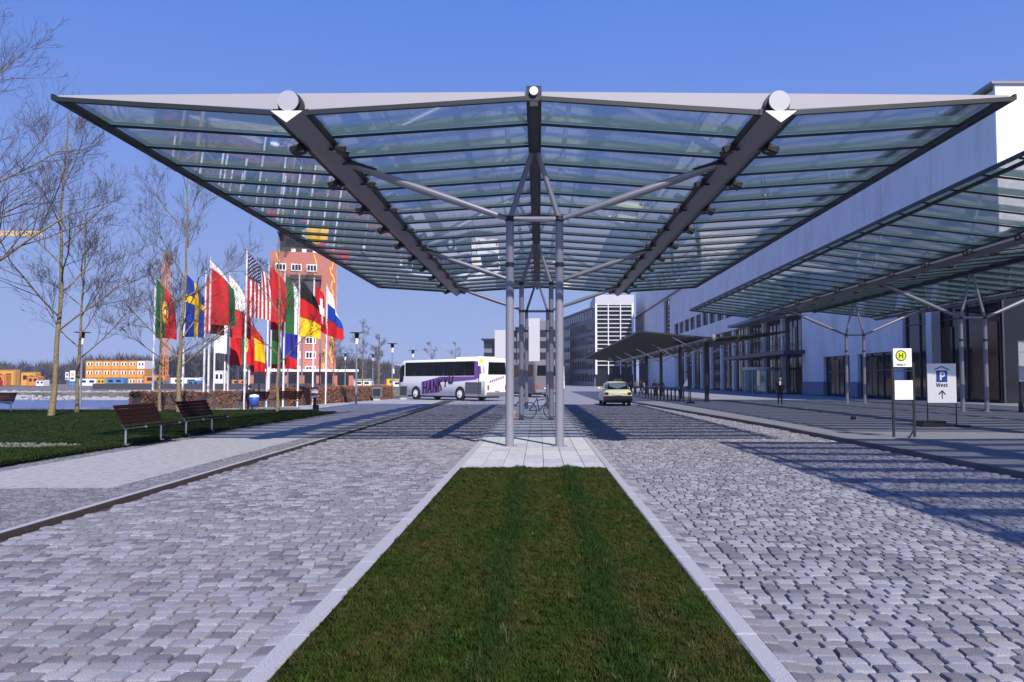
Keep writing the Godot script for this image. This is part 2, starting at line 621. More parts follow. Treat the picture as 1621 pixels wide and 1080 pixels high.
	while dd2 < 36.0:
		var b := MB.new()
		var a := Vector3(left_kerb(dd2) - .03, .012, -dd2)
		var e := Vector3(left_kerb(dd2 + 2.49) - .03, .012, -(dd2 + 2.49))
		b.bar(a, e, .03, .066)
		var eb := piece("steel_edge", lk, b.done(), mats.rust, edging, Transform3D.IDENTITY)
		var b2 := MB.new()
		b2.bar(a + Vector3(-.063, .0, 0), e + Vector3(-.063, .0, 0), .09, .06)
		piece("edge_stone", lk, b2.done(), mats.kerb, edging, Transform3D.IDENTITY)
		lk += 1
		dd2 += 2.5
	var pv: Node3D = structure(sheet("pavement", [Vector2(-9.9, 4), Vector2(left_kerb(4) - .1, 4), Vector2(left_kerb(36) - .1, 36), Vector2(-6.9, 64), Vector2(-13.5, 64), Vector2(-9.9, 42)], 0.012, mats.joint, 0.1))
	structure(sheet("path", [Vector2(-9.25, 11.8), Vector2(-6.25, 11.8), Vector2(-6.85, 42), Vector2(-7.6, 64), Vector2(-11.0, 64), Vector2(-9.6, 42)], 0.036, mats.path, 0.06))
	var spots2 := []
	var d3 := 6.5
	while d3 < 44.0:
		var p := rng.randf_range(.095, .12)
		var x := left_kerb(d3) - .15
		while x > -9.85:
			var w := rng.randf_range(.09, .13)
			var cx := x - w / 2
			var on_strip := cx > -6.22 - maxf(0, d3 - 11.8) * .02 or d3 < 11.72
			var on_border := cx < -9.30 and d3 > 11.72
			if (on_strip or on_border) and in_view(cx, d3, 0.2) and d3 < 40.0:
				var t := Transform3D(Basis.from_euler(Vector3(rng.randf_range(-.06, .06), rng.randf_range(-.2, .2), rng.randf_range(-.06, .06))) * Basis.from_scale(Vector3(w - .012, .06, p - .010)), Vector3(cx, .036 + rng.randf_range(-.005, .005), -(d3 + p / 2)))
				spots2.append([t, clampf(rng.randf_range(0, .75), 0, 1), Vector2(cx, d3).length()])
			x -= w
		d3 += p
	pave("cobble", "far_cobbles", spots2, pv, stones, 300, ["granite_4", "granite_0", "granite_4", "granite_3", "granite_0", "granite_1"])
	# left lawn
	structure(sheet("lawn", [Vector2(-9.8, 5), Vector2(-9.95, 38.6), Vector2(-12, 41.2), Vector2(-70, 41.2), Vector2(-70, 5)], 0.09, mats.lawn_soil, 0.14))
	structure(sheet("path", [Vector2(-9.9, 38.9), Vector2(-12.1, 41.3), Vector2(-70, 41.3), Vector2(-70, 43.4), Vector2(-27, 43.6), Vector2(-26.5, 47.0), Vector2(-20.5, 44.0), Vector2(-15.4, 47.6), Vector2(-12.2, 70), Vector2(-11.0, 70), Vector2(-9.6, 42)], 0.05, mats.path, 0.1))
	var lxf := []
	var lcol := []
	var tuft2 := tuft_mesh(10, 9)
	for i in 52000:
		var d := sqrt(rng.randf_range(9.0 * 9.0, 41.0 * 41.0))
		var x := rng.randf_range(-0.70 * d, -9.75)
		if -9.8 < -0.70 * d: continue
		if Vector2((x + 12.4) / 1.9, (d - 18.4) / .75).length() < 1.0 and rng.randf() < .93: continue
		if d > 38.6 and x > -11.6: continue
		var v := gn.get_noise_2d(x * .25, d * .25)
		var c := lin_mix(Color(.018, .040, .012), Color(.034, .046, .013), clampf(.5 + v + rng.randf_range(-.3, .3), 0, 1))
		lxf.append(Transform3D(Basis.from_euler(Vector3(rng.randf_range(-.2, .2), rng.randf() * TAU, 0)) * Basis.from_scale(Vector3(2.6, rng.randf_range(.9, 1.5), 2.6)), Vector3(x, .085, -d)))
		lcol.append(c)
	mmesh("grass", tuft2, mats.grass_blade, lxf, lcol)
	# bare gravel patch in the lawn
	var gr := MB.new()
	gr.smooth(0)
	for i in 520:
		var a := rng.randf() * TAU
		var q := sqrt(rng.randf())
		var c := Vector3(-12.4 + cos(a) * 1.9 * q, .10, -18.4 + sin(a) * .75 * q)
		var s := rng.randf_range(.02, .05)
		gr.chain([c, c + Vector3(s * .6, s * .5, 0)], [s, s * .5], 4)
	var gp := bld("gravel", gr, mats.waste)
	gp.set_meta("kind", "stuff")

	# right side: kerb and wide smooth pavement
	var rk := Node3D.new()
	rk.name = numbered("kerb")
	add_child(rk, true)
	structure(rk)
	var d4 := 8.0
	var n4 := 0
	while d4 < 62.0:
		var b := MB.new()
		b.bar(Vector3(right_kerb(d4) + .06, .0, -d4), Vector3(right_kerb(d4 + .985) + .06, .0, -(d4 + .985)), .13, .2)
		piece("kerb_stone", n4, b.done(), mats.granite_4, rk, Transform3D.IDENTITY)
		n4 += 1
		d4 += 1.0
	structure(sheet("pavement", [Vector2(8.13, 4), Vector2(60, 4), Vector2(60, 64), Vector2(6.65, 64), Vector2(8.13, 27)], 0.092, mats.pavement, 0.14))

func lin_mix(a: Color, b: Color, t: float) -> Color:
	return a.lerp(b, t)

func tuft_mesh(blades: int, sd: int) -> ArrayMesh:
	var r := RandomNumberGenerator.new()
	r.seed = sd
	var b := MB.new()
	for i in blades:
		var a := r.randf() * TAU
		var o := Vector3(r.randf_range(-.03, .03), 0, r.randf_range(-.03, .03))
		var dir := Vector3(cos(a), 0, sin(a))
		var s := Vector3(-sin(a), 0, cos(a)) * .0026
		var h := r.randf_range(.028, .055)
		var m := o + dir * h * .25 + Vector3(0, h * .6, 0)
		var t := o + dir * h * r.randf_range(.5, .9) + Vector3(0, h, 0)
		b.quad(o - s, o + s, m + s * .8, m - s * .8)
		b.tri(m - s * .8, m + s * .8, t)
	return b.done()

# ---------------------------------------------------------------- placeholders filled below
# ---------------------------------------------------------------- glass canopies
func profile_y(x: float, P: Dictionary) -> float:
	var a := absf(x)
	if a < P.g: return lerpf(P.ry, P.gy, a / P.g)
	return lerpf(P.gy, P.ey, (a - P.g) / (P.e - P.g))

# P: g gutter offset, e half width, ry/gy/ey glass height at ridge, gutter, edge; len length; n panels; cols distances of column pairs from the near end
func canopy(P: Dictionary, label: String, at: Vector3) -> Node3D:
	var o := thing("glass_canopy", label, "canopy", at)
	var L: float = P.len
	var G: float = P.g
	var E: float = P.e
	var step: float = L / P.n
	# ridge beam, dark box tapering into a thin keel, with a pale round end
	var b := MB.new()
	b.box(Vector3(0, P.ry + .06, -L / 2), Vector3(.30, .30, L))
	b.box(Vector3(0, P.ry - .14, -L / 2), Vector3(.16, .12, L - .02))
	var ridge := bld("ridge_beam", b, mats.steel_dark, o)
	b = MB.new()
	b.tube(Vector3(0, P.ry + .09, .06), Vector3(0, P.ry + .09, -.05), .085, .085, 20)
	bld("end_cap", b, mats.white_paint, ridge)
	# gutters: round pipe over a V-shaped trough
	for s in [-1, 1]:
		b = MB.new()
		b.tube(Vector3(s * G, P.gy + .14, .22), Vector3(s * G, P.gy + .14, -L - .1), .2, .2, 24)
		for k in int(P.n) + 1:
			b.tube(Vector3(s * G, P.gy + .12, -k * step + .10), Vector3(s * G, P.gy + .12, -k * step - .10), .25, .25, 16)
			b.box(Vector3(s * G, P.gy - .02, -k * step), Vector3(.70, .12, .12))
		b.box(Vector3(s * G, P.gy - .05, -L / 2), Vector3(.84, .045, L - .1))
		var pipe := bld("gutter_pipe", b, mats.steel_dark, o)
		b = MB.new()
		b.tube(Vector3(s * G, P.gy + .14, .245), Vector3(s * G, P.gy + .14, .222), .205, .205, 24)
		bld("end_cap", b, mats.steel_pale, pipe)
		b = MB.new()
		var v := PackedVector2Array([Vector2(-.3, P.gy - .09), Vector2(0, P.gy - .30), Vector2(.3, P.gy - .09)])
		b.prism(Vector3(s * G, 0, -L), Vector3(1, 0, 0), Vector3(0, 1, 0), v, L + .3)
		var tr := bld("trough", b, mats.beam_grey, o)
		b = MB.new()
		b.prism(Vector3(s * G, 0, .303), Vector3(1, 0, 0), Vector3(0, 1, 0), PackedVector2Array([Vector2(-.31, P.gy - .085), Vector2(0, P.gy - .315), Vector2(.31, P.gy - .085)]), .02)
		bld("end_plate", b, mats.white_paint, tr)
		# floodlights on short brackets, both sides
		for k in range(1, int(P.n), 2):
			for t in [-1, 1]:
				var z := -k * step - .45
				b = MB.new()
				b.bar(Vector3(s * G + t * .12, P.gy - .12, z), Vector3(s * G + t * .36, P.gy - .18, z), .05, .05)
				b.cbox(Vector3(s * G + t * .48, P.gy - .17, z), Vector3(.30, .17, .36), .03, Basis(Vector3(0, 0, 1), -t * .35))
				var lamp := bld("floodlight", b, mats.steel_dark, o)
				b = MB.new()
				b.prism(Vector3(s * G + t * .36, P.gy - .235, z + .10), Vector3(t, 0, 0), Vector3(0, .3, .2).normalized(), PackedVector2Array([Vector2(-.04, 0), Vector2(.34, 0), Vector2(.15, .2)]), .012)
				bld("reflector", b, mats.steel_pale, lamp)
		if P.has("lip"):
			b = MB.new()
			b.bar(Vector3(s * G - .40, P.gy - .13, .2), Vector3(s * G - .40, P.gy - .13, -L), .06, .07)
			bld("cable_rail", b, mats.white_paint, tr)
	# purlins under the glass and panes between them
	for k in range(0, int(P.n) + 1):
		var z := -k * step
		for r in [[-E, -G - .2], [-G + .2, -.15], [.15, G - .2], [G + .2, E]]:
			b = MB.new()
			var w := .034 if k > 0 and k < P.n else .08
			b.bar(Vector3(r[0], profile_y(r[0], P) - .045, z), Vector3(r[1], profile_y(r[1], P) - .045, z), w, .055 if k > 0 and k < P.n else .09)
			bld("purlin", b, mats.steel_dark, o)
			if k < P.n:
				var za := z - .03
				var zb := z - step + .03
				var zm := lerpf(za, zb, .62)
				var ya := profile_y(r[0], P)
				var yb := profile_y(r[1], P)
				for h in 2:
					b = MB.new()
					var z0 := za if h == 0 else zm
					var z1 := zm if h == 0 else zb
					b.slab(Vector3(r[0], ya, z0), Vector3(r[1], yb, z0), Vector3(r[1], yb, z1), Vector3(r[0], ya, z1), .014)
					bld("glass_pane" if h == 0 else "printed_pane", b, mats.canopy_glass if h == 0 else mats.canopy_print, o)
	# long outer edges
	for s in [-1, 1]:
		b = MB.new()
		b.box(Vector3(s * (E + .03), P.ey, -L / 2), Vector3(.05, .11, L + .06))
		bld("edge_beam", b, mats.steel_dark, o)
		b = MB.new()
		b.box(Vector3(s * (E - .24), lerpf(P.ey, P.gy, .05) - .07, -L / 2), Vector3(.10, .08, L))
		bld("edge_rail", b, mats.steel_dark, o)
	# front fascia closing the valley over the glass edge
	if P.has("fascia"):
		for s in [-1, 1]:
			b = MB.new()
			b.prism(Vector3(0, 0, -.08), Vector3(1, 0, 0), Vector3(0, 1, 0), PackedVector2Array([Vector2(s * .16, P.ry + .01), Vector2(s * (G - .0), P.gy + .05), Vector2(s * (E - .05), P.ey + .02), Vector2(s * (E - .05), P.ey + .06), Vector2(s * .16, P.ry + .11)]), .02)
			bld("fascia", b, mats.fascia, o)
	# column pairs with their struts and arms
	for c in P.cols:
		var z: float = -c
		for s in [-1, 1]:
			b = MB.new()
			b.tube(Vector3(s * .59, 0, z), Vector3(s * .59, P.beam, z), .102, .095, 20)
			var col := bld("column", b, mats.steel, o)
			b = MB.new()
			b.tube(Vector3(s * .59, .0, z), Vector3(s * .59, .025, z), .2, .2, 20)
			bld("base_plate", b, mats.steel, col)
			b = MB.new()
			b.tube(Vector3(s * .59, P.beam - 1.15, z), Vector3(s * .59, P.beam - 1.05, z), .108, .108, 20)
			b.tube(Vector3(s * .59, P.beam - .06, z), Vector3(s * .59, P.beam + .07, z), .115, .10, 20)
			bld("collar", b, mats.steel_dark, col)
			b = MB.new()
			b.tube(Vector3(s * .59, P.beam, z), Vector3(s * .07, P.ry - .2, z), .07, .06, 14)
			bld("strut", b, mats.steel, o)
			b = MB.new()
			var a := Vector3(s * .62, P.beam, z)
			var e := Vector3(s * (G - .24), P.gy - .12, z)
			b.chain([a, a.lerp(e, .12), a.lerp(e, .45), a.lerp(e, .72), a.lerp(e, .93), e], [.06, .075, .105, .095, .06, .045], 16)
			var arm := bld("arm", b, mats.steel, o)
			b = MB.new()
			b.tube(a.lerp(e, .80) + Vector3(0, .12, 0), e + Vector3(s * .1, .06, 0), .02, .10, 10)
			bld("fork", b, mats.steel_dark, arm)
		b = MB.new()
		b.tube(Vector3(-.59, P.beam, z), Vector3(.59, P.beam, z), .068, .068, 14)
		bld("cross_tube", b, mats.steel, o)
	return o

func canopies() -> void:
	smat("fascia", lin(.37, .36, .40), 0.6)
	canopy({"g": 4.82, "e": 9.55, "ry": 7.22, "gy": 6.9, "ey": 7.2, "len": 31.9, "n": 20, "cols": [3.3, 15.96, 28.6], "beam": 5.42, "fascia": true}, "butterfly glass canopy on three pairs of steel columns over the island between the two roadways", Vector3(-.1, .045, -15.6))
	canopy({"g": 4.82, "e": 9.55, "ry": 6.95, "gy": 6.45, "ey": 7.0, "len": 44.0, "n": 27, "cols": [6.8, 21.4, 36.0], "beam": 4.6, "lip": true}, "shaded glass canopy on steel column pairs in front of the dark glazed hall entrance", Vector3(21.3, .09, -17.6))
	# one more of the same row, outside the frame: its shadow lies across the right-hand roadway
	canopy({"g": 4.82, "e": 9.55, "ry": 9.3, "gy": 9.0, "ey": 9.3, "len": 28.0, "n": 18, "cols": [5.0, 22.0], "beam": 7.4}, "glass canopy beside the right-hand roadway that shades its near setts", Vector3(17.9, .09, 15.6))
	low_canopy()

func low_canopy() -> void:
	var o := thing("entrance_canopy", "low dark glass canopy on a single row of posts beyond the bollards", "canopy", Vector3(12.0, .09, -54.6))
	var L := 66.0
	var n := 36
	var step := L / n
	var b := MB.new()
	b.prism(Vector3(0, 0, -L), Vector3(1, 0, 0), Vector3(0, 1, 0), PackedVector2Array([Vector2(-.22, 4.45), Vector2(0, 4.28), Vector2(.22, 4.45)]), L + .2)
	bld("trough", b, mats.beam_grey, o)
	b = MB.new()
	b.tube(Vector3(0, 4.58, .15), Vector3(0, 4.58, -L), .13, .13, 12)
	bld("gutter_pipe", b, mats.steel_pale, o)
	for k in n + 1:
		var z := -k * step
		for r in [[-5.0, 4.95, -.14, 4.5], [.14, 4.5, 5.2, 4.95]]:
			b = MB.new()
			b.bar(Vector3(r[0], r[1] - .06, z), Vector3(r[2], r[3] - .06, z), .06, .1)
			bld("purlin", b, mats.steel_dark, o)
			if k < n:
				b = MB.new()
				b.slab(Vector3(r[0], r[1], z - .03), Vector3(r[2], r[3], z - .03), Vector3(r[2], r[3], z - step + .03), Vector3(r[0], r[1], z - step + .03), .014)
				bld("glass_pane", b, mats.low_glass, o)
	boxpart("cable_rail", Vector3(-.36, 4.42, -L / 2), Vector3(.05, .06, L), mats.white_paint, o)
	for s in [[-5.03, 4.95], [5.23, 4.95]]:
		b = MB.new()
		b.box(Vector3(s[0], s[1], -L / 2), Vector3(.06, .14, L + .08))
		bld("edge_beam", b, mats.steel_dark, o)
	for k in 6:
		var z := -2.4 - k * 10.6
		b = MB.new()
		b.tube(Vector3(0, 0, z), Vector3(0, 4.3, z), .16, .16, 16)
		var c := bld("column", b, mats.steel_dark, o)
		b = MB.new()
		for s in [-1, 1]:
			b.tube(Vector3(0, 3.3, z), Vector3(s * 2.4, 4.6, z), .05, .035, 8)
		bld("arm", b, mats.steel, c)
	for k in 22:
		for s in [-1, 1]:
			b = MB.new()
			b.cbox(Vector3(s * .32, 4.35, -1.5 - k * 2.9), Vector3(.16, .10, .2), .02)
			bld("floodlight", b, mats.steel_pale, o)

# ---------------------------------------------------------------- buildings on the right and behind
func wall_window(parent: Node, c: Vector3, s: Vector3, bars: int, glass: Material, called := "window") -> void:
	# a glazed opening in a wall facing -x: recessed pane, frame and mullions standing proud
	var w := boxpart(called, c, s, glass, parent)
	for k in bars + 1:
		var z := c.z - s.z / 2 + s.z * k / bars
		boxpart("mullion", Vector3(c.x - s.x / 2 - .05, c.y, z), Vector3(.10, s.y, .09), mats.frame_dark, w)
	boxpart("transom", Vector3(c.x - s.x / 2 - .04, c.y + s.y * .12, c.z), Vector3(.075, .10, s.z), mats.frame_dark, w)

func buildings() -> void:
	var X := 31.3
	var o := thing("exhibition_hall", "long white rendered hall with a tall sunlit end wall behind the shaded canopy", "building", Vector3(X, 0, -53.6))
	# upper wall: panels with open joints, from z 0 back to -200
	var H := 21.6
	var dz := 18.6
	for k in 11:
		var z0 := -k * dz
		if k == 7:   # tall slit
			boxpart("wall_panel", Vector3(.4, 15.9, z0 - dz * .16), Vector3(.8, 11.4, dz * .32 - .05), mats.render_white, o)
			boxpart("wall_panel", Vector3(.4, 15.9, z0 - dz * .90), Vector3(.8, 11.4, dz * .20 - .05), mats.render_white, o)
			continue
		if k >= 2 and k <= 6:
			boxpart("wall_panel", Vector3(.4, 18.1, z0 - dz / 2), Vector3(.8, 7.0, dz - .06), mats.render_white, o)
			boxpart("wall_panel", Vector3(.4, 10.9, z0 - dz / 2), Vector3(.8, 2.2, dz - .06), mats.render_white, o)
			for q in 3:
				wall_window(o, Vector3(.55, 13.3, z0 - dz * (q + .5) / 3), Vector3(.4, 2.6, dz / 3 - 1.3), 3, mats.dark_glass, "upper_window")
				boxpart("pier", Vector3(.3, 13.3, z0 - dz * q / 3), Vector3(.6, 2.6, 1.0), mats.render_white, o)
			continue
		for q in 2:
			boxpart("wall_panel", Vector3(.4 + q * .004, 15.9, z0 - dz * (q + .5) / 2), Vector3(.8, 11.4, dz / 2 - .06), mats.render_white, o)
	wall_window(o, Vector3(.7, 10.8, -7 * dz - dz * .56), Vector3(.4, 21.4, dz * .46), 3, mats.dark_glass, "slit_window")
	boxpart("core", Vector3(20.6, 10.7, -102.3), Vector3(39.0, 21.3, 204.0), mats.render_white, o)
	boxpart("end_wall", Vector3(20.4, 16.0, .13), Vector3(41.2, 11.6, .24), mats.sunlit_white if mats.has("sunlit_white") else mats.white_paint, o)
	boxpart("upper_block", Vector3(20.0, 26.0, -152.0), Vector3(39.6, 8.8, 104.0), mats.render_white, o)
	boxpart("roof_edge", Vector3(20.3, 21.88, -102.2), Vector3(41.6, .16, 205.2), mats.beam_grey, o)
	# ground floor: dark entrance glazing d 54..68
	wall_window(o, Vector3(.55, 5.1, -7.4), Vector3(.5, 10.0, 14.4), 6, mats.dark_glass, "entrance_glazing")
	for q in 2:
		boxpart("curtain_panel", Vector3(.22, 3.0, -2.6 - q * 6.0), Vector3(.06, 5.4, 3.2), mats.brown_glass, o)
	boxpart("pier", Vector3(-.2, 4.6, -9.1), Vector3(.7, 9.2, .9), mats.render_white, o)
	wall_window(o, Vector3(20.5, 5.1, -.05), Vector3(41.0, 10.0, .3), 1, mats.dark_glass, "end_glazing")
	# white wall d 68..95 with two dark windows and a plinth
	for r in [[14.8, 17.0], [24.6, 26.6], [34.0, 41.0]]:
		boxpart("wall_panel", Vector3(.35, 4.9, -(r[0] + r[1]) / 2), Vector3(.7, 9.6, r[1] - r[0]), mats.render_white, o)
		boxpart("plinth", Vector3(.32, .75, -(r[0] + r[1]) / 2), Vector3(.76, 1.5, r[1] - r[0] + .02), mats.plinth, o)
	for r in [[17.0, 24.6], [26.6, 34.0]]:
		boxpart("wall_panel", Vector3(.35, 6.95, -(r[0] + r[1]) / 2), Vector3(.7, 5.5, r[1] - r[0]), mats.render_white, o)
		wall_window(o, Vector3(.6, 2.1, -(r[0] + r[1]) / 2), Vector3(.4, 4.1, r[1] - r[0] - .02), 3, mats.dark_glass)
		boxpart("curtain_panel", Vector3(.36, 2.0, -(r[0] + r[1]) / 2 - 1.0), Vector3(.06, 3.6, 1.8), mats.brown_glass, o)
	# glazed bays with white piers d 95..180
	for k in 10:
		var z := -41.0 - k * 8.6 - 4.3
		wall_window(o, Vector3(.8, 4.9, z), Vector3(.4, 9.6, 8.5), 5, mats.dark_glass)
		boxpart("pier", Vector3(.38, 4.9, z + 4.3), Vector3(.45, 9.7, .7), mats.render_white, o)
		if k % 3 != 2: boxpart("curtain_panel", Vector3(.56, 4.4, z - .6), Vector3(.05, 7.8, 1.5), mats.brown_glass, o)
	boxpart("wall_panel", Vector3(.4, 4.9, -140.0), Vector3(.8, 9.6, 20.0), mats.render_white, o)
	# balcony
	boxpart("balcony", Vector3(-1.2, 5.0, -55.0), Vector3(2.6, .5, 30.0), mats.frame_dark, o)
	for k in 21:
		boxpart("baluster", Vector3(-2.4, 6.0, -40.2 - k * 1.48), Vector3(.05, 1.5, .05), mats.frame_dark, o)
	boxpart("handrail", Vector3(-2.4, 6.78, -55.0), Vector3(.08, .07, 30.0), mats.frame_dark, o)
	boxpart("awning", Vector3(-1.0, 9.9, -58.0), Vector3(2.4, .35, 22.0), mats.plinth, o)
	# revolving door drum at px 1195
	var rv := thing("revolving_door", "pale framed glass revolving door under the dark balcony", "door", Vector3(29.0, .0, -104))
	var b := MB.new()
	for k in 8:
		b.tube(Vector3(cos(k * TAU / 8) * 2.2, 0, sin(k * TAU / 8) * 2.2), Vector3(cos(k * TAU / 8) * 2.2, 3.1, sin(k * TAU / 8) * 2.2), .09, .09, 8)
	bld("post", b, mats.steel_pale, rv)
	b = MB.new()
	b.tube(Vector3(0, 3.0, 0), Vector3(0, 3.35, 0), 2.35, 2.35, 24)
	bld("drum", b, mats.steel_pale, rv)
	b = MB.new()
	b.box(Vector3(0, 1.5, 0), Vector3(.05, 3.0, 4.2))
	b.box(Vector3(0, 1.5, 0), Vector3(4.2, 3.0, .05))
	bld("leaf", b, mats.canopy_glass, rv)

	# office blocks far behind: white louvred end, dark side wings, white fins
	var of := thing("office_block", "six storey office with a white louvred end front and a dark banded side", "building", Vector3(0, 0, 0))
	smat("board_pale", lin(.50, .50, .53), .7)
	var d := 236.0
	boxpart("core", Vector3(22.5, 12.0, -d - 12), Vector3(11.2, 24.0, 23.0), mats.dark_glass, of)
	boxpart("crown", Vector3(22.5, 25.6, -d - 11.7), Vector3(11.5, 3.0, 24.0), mats.board_pale, of)
	for k in 15:
		boxpart("louvre", Vector3(22.5, 6.2 + k * 1.24, -d - .1), Vector3(11.5, .30, .5), mats.board_pale, of)
	for k in 4:
		boxpart("fin", Vector3(17.0 + k * 3.62, 14.0, -d + .1), Vector3(.26 + (.3 if k == 0 or k == 3 else 0.0), 21.0, .5), mats.white_paint, of)
	var side := Node3D.new()
	side.name = "wing"
	of.add_child(side)
	side.position = Vector3(16.6, 0, -d - .4)
	side.rotation.y = atan2(7.0, 38.0) * 1.0
	boxpart("wall", Vector3(6.0, 11.6, -24.5), Vector3(12, 23.2, 48.5), mats.office_grey, side)
	for f in 6:
		boxpart("window_band", Vector3(-.03, 2.6 + f * 3.8, -24.4), Vector3(.14, 2.5, 47.6), mats.dark_glass, side)
		for k in 14:
			boxpart("mullion", Vector3(-.14, 2.6 + f * 3.8, -2.0 - k * 3.4), Vector3(.12, 2.5, .25), mats.plinth, side)
	boxpart("cornice", Vector3(5.8, 23.5, -24.5), Vector3(12.6, .5, 49.4), mats.office_grey, side)

	for q in [[260.0, -3.3, .0, 3.6, 7.6, 22.0, "narrow white finned office front between the near canopy columns"], [262.0, -14.5, .0, 3.8, 6.6, 18.3, "pale office front with a roof overhang rising behind the white coach"]]:
		var w := thing("office_block", q[6], "building", Vector3(q[1], 0, -q[0]))
		boxpart("end_wall", Vector3(q[3] / 2, q[5] / 2, 0), Vector3(q[3], q[5], 1.0), mats.board_pale, w)
		boxpart("wing", Vector3(q[3] + q[4] / 2, q[5] / 2 - .4, -8.0), Vector3(q[4], q[5] - .4, 14.0), mats.office_grey, w)
		for f in 5:
			boxpart("window_band", Vector3(q[3] + q[4] / 2, 2.4 + f * 3.7, -.92), Vector3(q[4] - .3, 2.2, .14), mats.dark_glass, w)
		boxpart("wing", Vector3(-1.9, q[5] / 2 - 1.6, -9.0), Vector3(3.8, q[5] - 3.2, 14.0), mats.office_grey, w)
		for f in 4:
			boxpart("window_band", Vector3(-1.9, 2.4 + f * 3.7, -1.93), Vector3(3.5, 2.2, .14), mats.dark_glass, w)
		boxpart("roof", Vector3(-1.9, q[5] - 2.9, -8.6), Vector3(5.4, .35, 16.0), mats.frame_dark, w)

# ---------------------------------------------------------------- red brick tower and the building site on the left
func far_left() -> void:
	var t := thing("brick_tower", "red brick former control tower with yellow zigzag bands and a glazed cab", "tower", Vector3(-55.2, 0, -186), 0.28)
	t.scale = Vector3.ONE * 1.12
	boxpart("wall", Vector3(0, 14.2, -7), Vector3(13.4, 28.4, 14), mats.brick_red, t)
	for f in 9:
		var y := 26.0 - f * 3.05
		if f == 1 or f == 2: continue
		for k in 3:
			var w := boxpart("window", Vector3(-4.6 + k * 3.1, y - .9, .07), Vector3(2.1, 1.5, .22), mats.white_paint, t)
			for j in 3:
				boxpart("pane", Vector3(-5.22 + k * 3.1 + j * .62, y - .9, .19), Vector3(.48, 1.1, .06), mats.dark_glass, w)
	var bay := boxpart("oriel", Vector3(.4, 21.0, .9), Vector3(5.6, 3.0, 1.8), mats.frame_dark, t)
	boxpart("roof", Vector3(.4, 22.9, 1.0), Vector3(6.4, .9, 2.4), mats.rust, bay)
	for k in 8:
		var w := boxpart("window", Vector3(6.77, 24.6 - k * 3.05, -7.0), Vector3(.2, 1.5, 1.5), mats.white_paint, t)
		boxpart("pane", Vector3(6.9, 24.6 - k * 3.05, -7.0), Vector3(.1, 1.1, 1.1), mats.dark_glass, w)
	# yellow zigzag bands
	for z in [[-5.6, 28.0, 6], [2.0, 28.0, 4], [5.4, 28.2, 9], [5.9, 14.0, 6], [-6.0, 10.0, 4], [4.2, 8.0, 4]]:
		var b := MB.new()
		var x: float = z[0]
		var y: float = z[1]
		for k in z[2]:
			var x2 := x + (.5 if k % 3 != 1 else -.35)
			var y2 := y - 1.9
			if x2 > 6.5: x2 = 6.2
			b.bar(Vector3(x, y, .06), Vector3(x2, y2, .06), .24, .12, Vector3(0, 0, 1))
			x = x2 - (.45 if k % 2 else -.1)
			y = y2 + .5
		bld("yellow_band", b, mats.yellow, t)
	for z in [[-3.0, 27.0, 7], [-11.0, 12.0, 6]]:
		var b := MB.new()
		var zz: float = z[0]
		var y: float = z[1]
		for k in z[2]:
			var z2 := zz + (.6 if k % 2 else -.3)
			b.bar(Vector3(6.76, y, zz), Vector3(6.76, y - 1.9, z2), .12, .28, Vector3(0, 0, 1))
			zz = z2
			y -= 1.5
		bld("yellow_band", b, mats.yellow, t)
	boxpart("attic", Vector3(0, 28.9, -7), Vector3(9.8, 1.4, 10.5), mats.rust, t)
	for k in 3:
		boxpart("roof_window", Vector3(-2.2 + k * 2.2, 28.9, -1.7), Vector3(.9, .8, .2), mats.white_paint, t)
	var cb := MB.new()
	cb.lathe(Vector3(-.8, 29.6, -6.5), [Vector2(3.6, 0), Vector2(4.6, 3.6), Vector2(.01, 3.65)], 8)
	var cab := bld("cab", cb, mats.dark_glass, t)
	cb = MB.new()
	cb.lathe(Vector3(-.8, 33.26, -6.5), [Vector2(4.9, 0), Vector2(4.9, .5), Vector2(.01, .6)], 8)
	bld("roof", cb, mats.frame_dark, cab)
	cb = MB.new()
	for k in 8:
		var a := TAU * k / 8
		cb.tube(Vector3(-.8 + cos(a) * 3.65, 29.6, -6.5 + sin(a) * 3.65), Vector3(-.8 + cos(a) * 4.65, 33.2, -6.5 + sin(a) * 4.65), .1, .1, 5)
	bld("mullion", cb, mats.frame_dark, cab)
	boxpart("annex", Vector3(0, 1.6, 3.5), Vector3(20, 3.2, 6.5), mats.brick_red, t)
	boxpart("annex_roof", Vector3(0, 3.5, 3.5), Vector3(22, .5, 8.0), mats.white_paint, t)
	for k in 6:
		boxpart("window", Vector3(-8 + k * 3.2, 1.6, 6.8), Vector3(2.2, 2.0, .16), mats.dark_glass, t)

	# stacked site offices: seven wide, three high
	for row in 3:
		for k in 7:
			var white := (k == 6 and row == 2) or (row == 0 and k == 0)
			var rowname: String = ["bottom", "middle", "top"][row]
			var kname: String = ["leftmost", "second", "third", "fourth", "fifth", "sixth", "rightmost"][k]
			var c := thing("site_container", "%s site office container, %s in the %s row of the stack by the far fence" % ["white" if white else "yellow", kname, rowname], "container", Vector3(-138.6 + k * 2.62, row * 2.62, -246), 0.0, "containers of the stacked site office")
			boxpart("shell", Vector3(0, 1.28, -3), Vector3(2.56, 2.56, 6), mats.white_paint if white else mats.container_yellow, c, .06)
			var fr := MB.new()
			for s in [-1, 1]:
				fr.box(Vector3(s * 1.24, 1.28, .03), Vector3(.12, 2.56, .1))
				fr.box(Vector3(0, 1.28 + s * 1.23, .035), Vector3(2.4, .12, .09))
			bld("frame", fr, mats.orange, c)
			for s in [-1, 1]:
				var w := boxpart("window", Vector3(s * .48, 1.5, .03), Vector3(.85, 1.0, .12), mats.white_paint, c)
				boxpart("pane", Vector3(s * .48 + .1, 1.5, .1), Vector3(.42, .75, .04), mats.dark_glass, w)
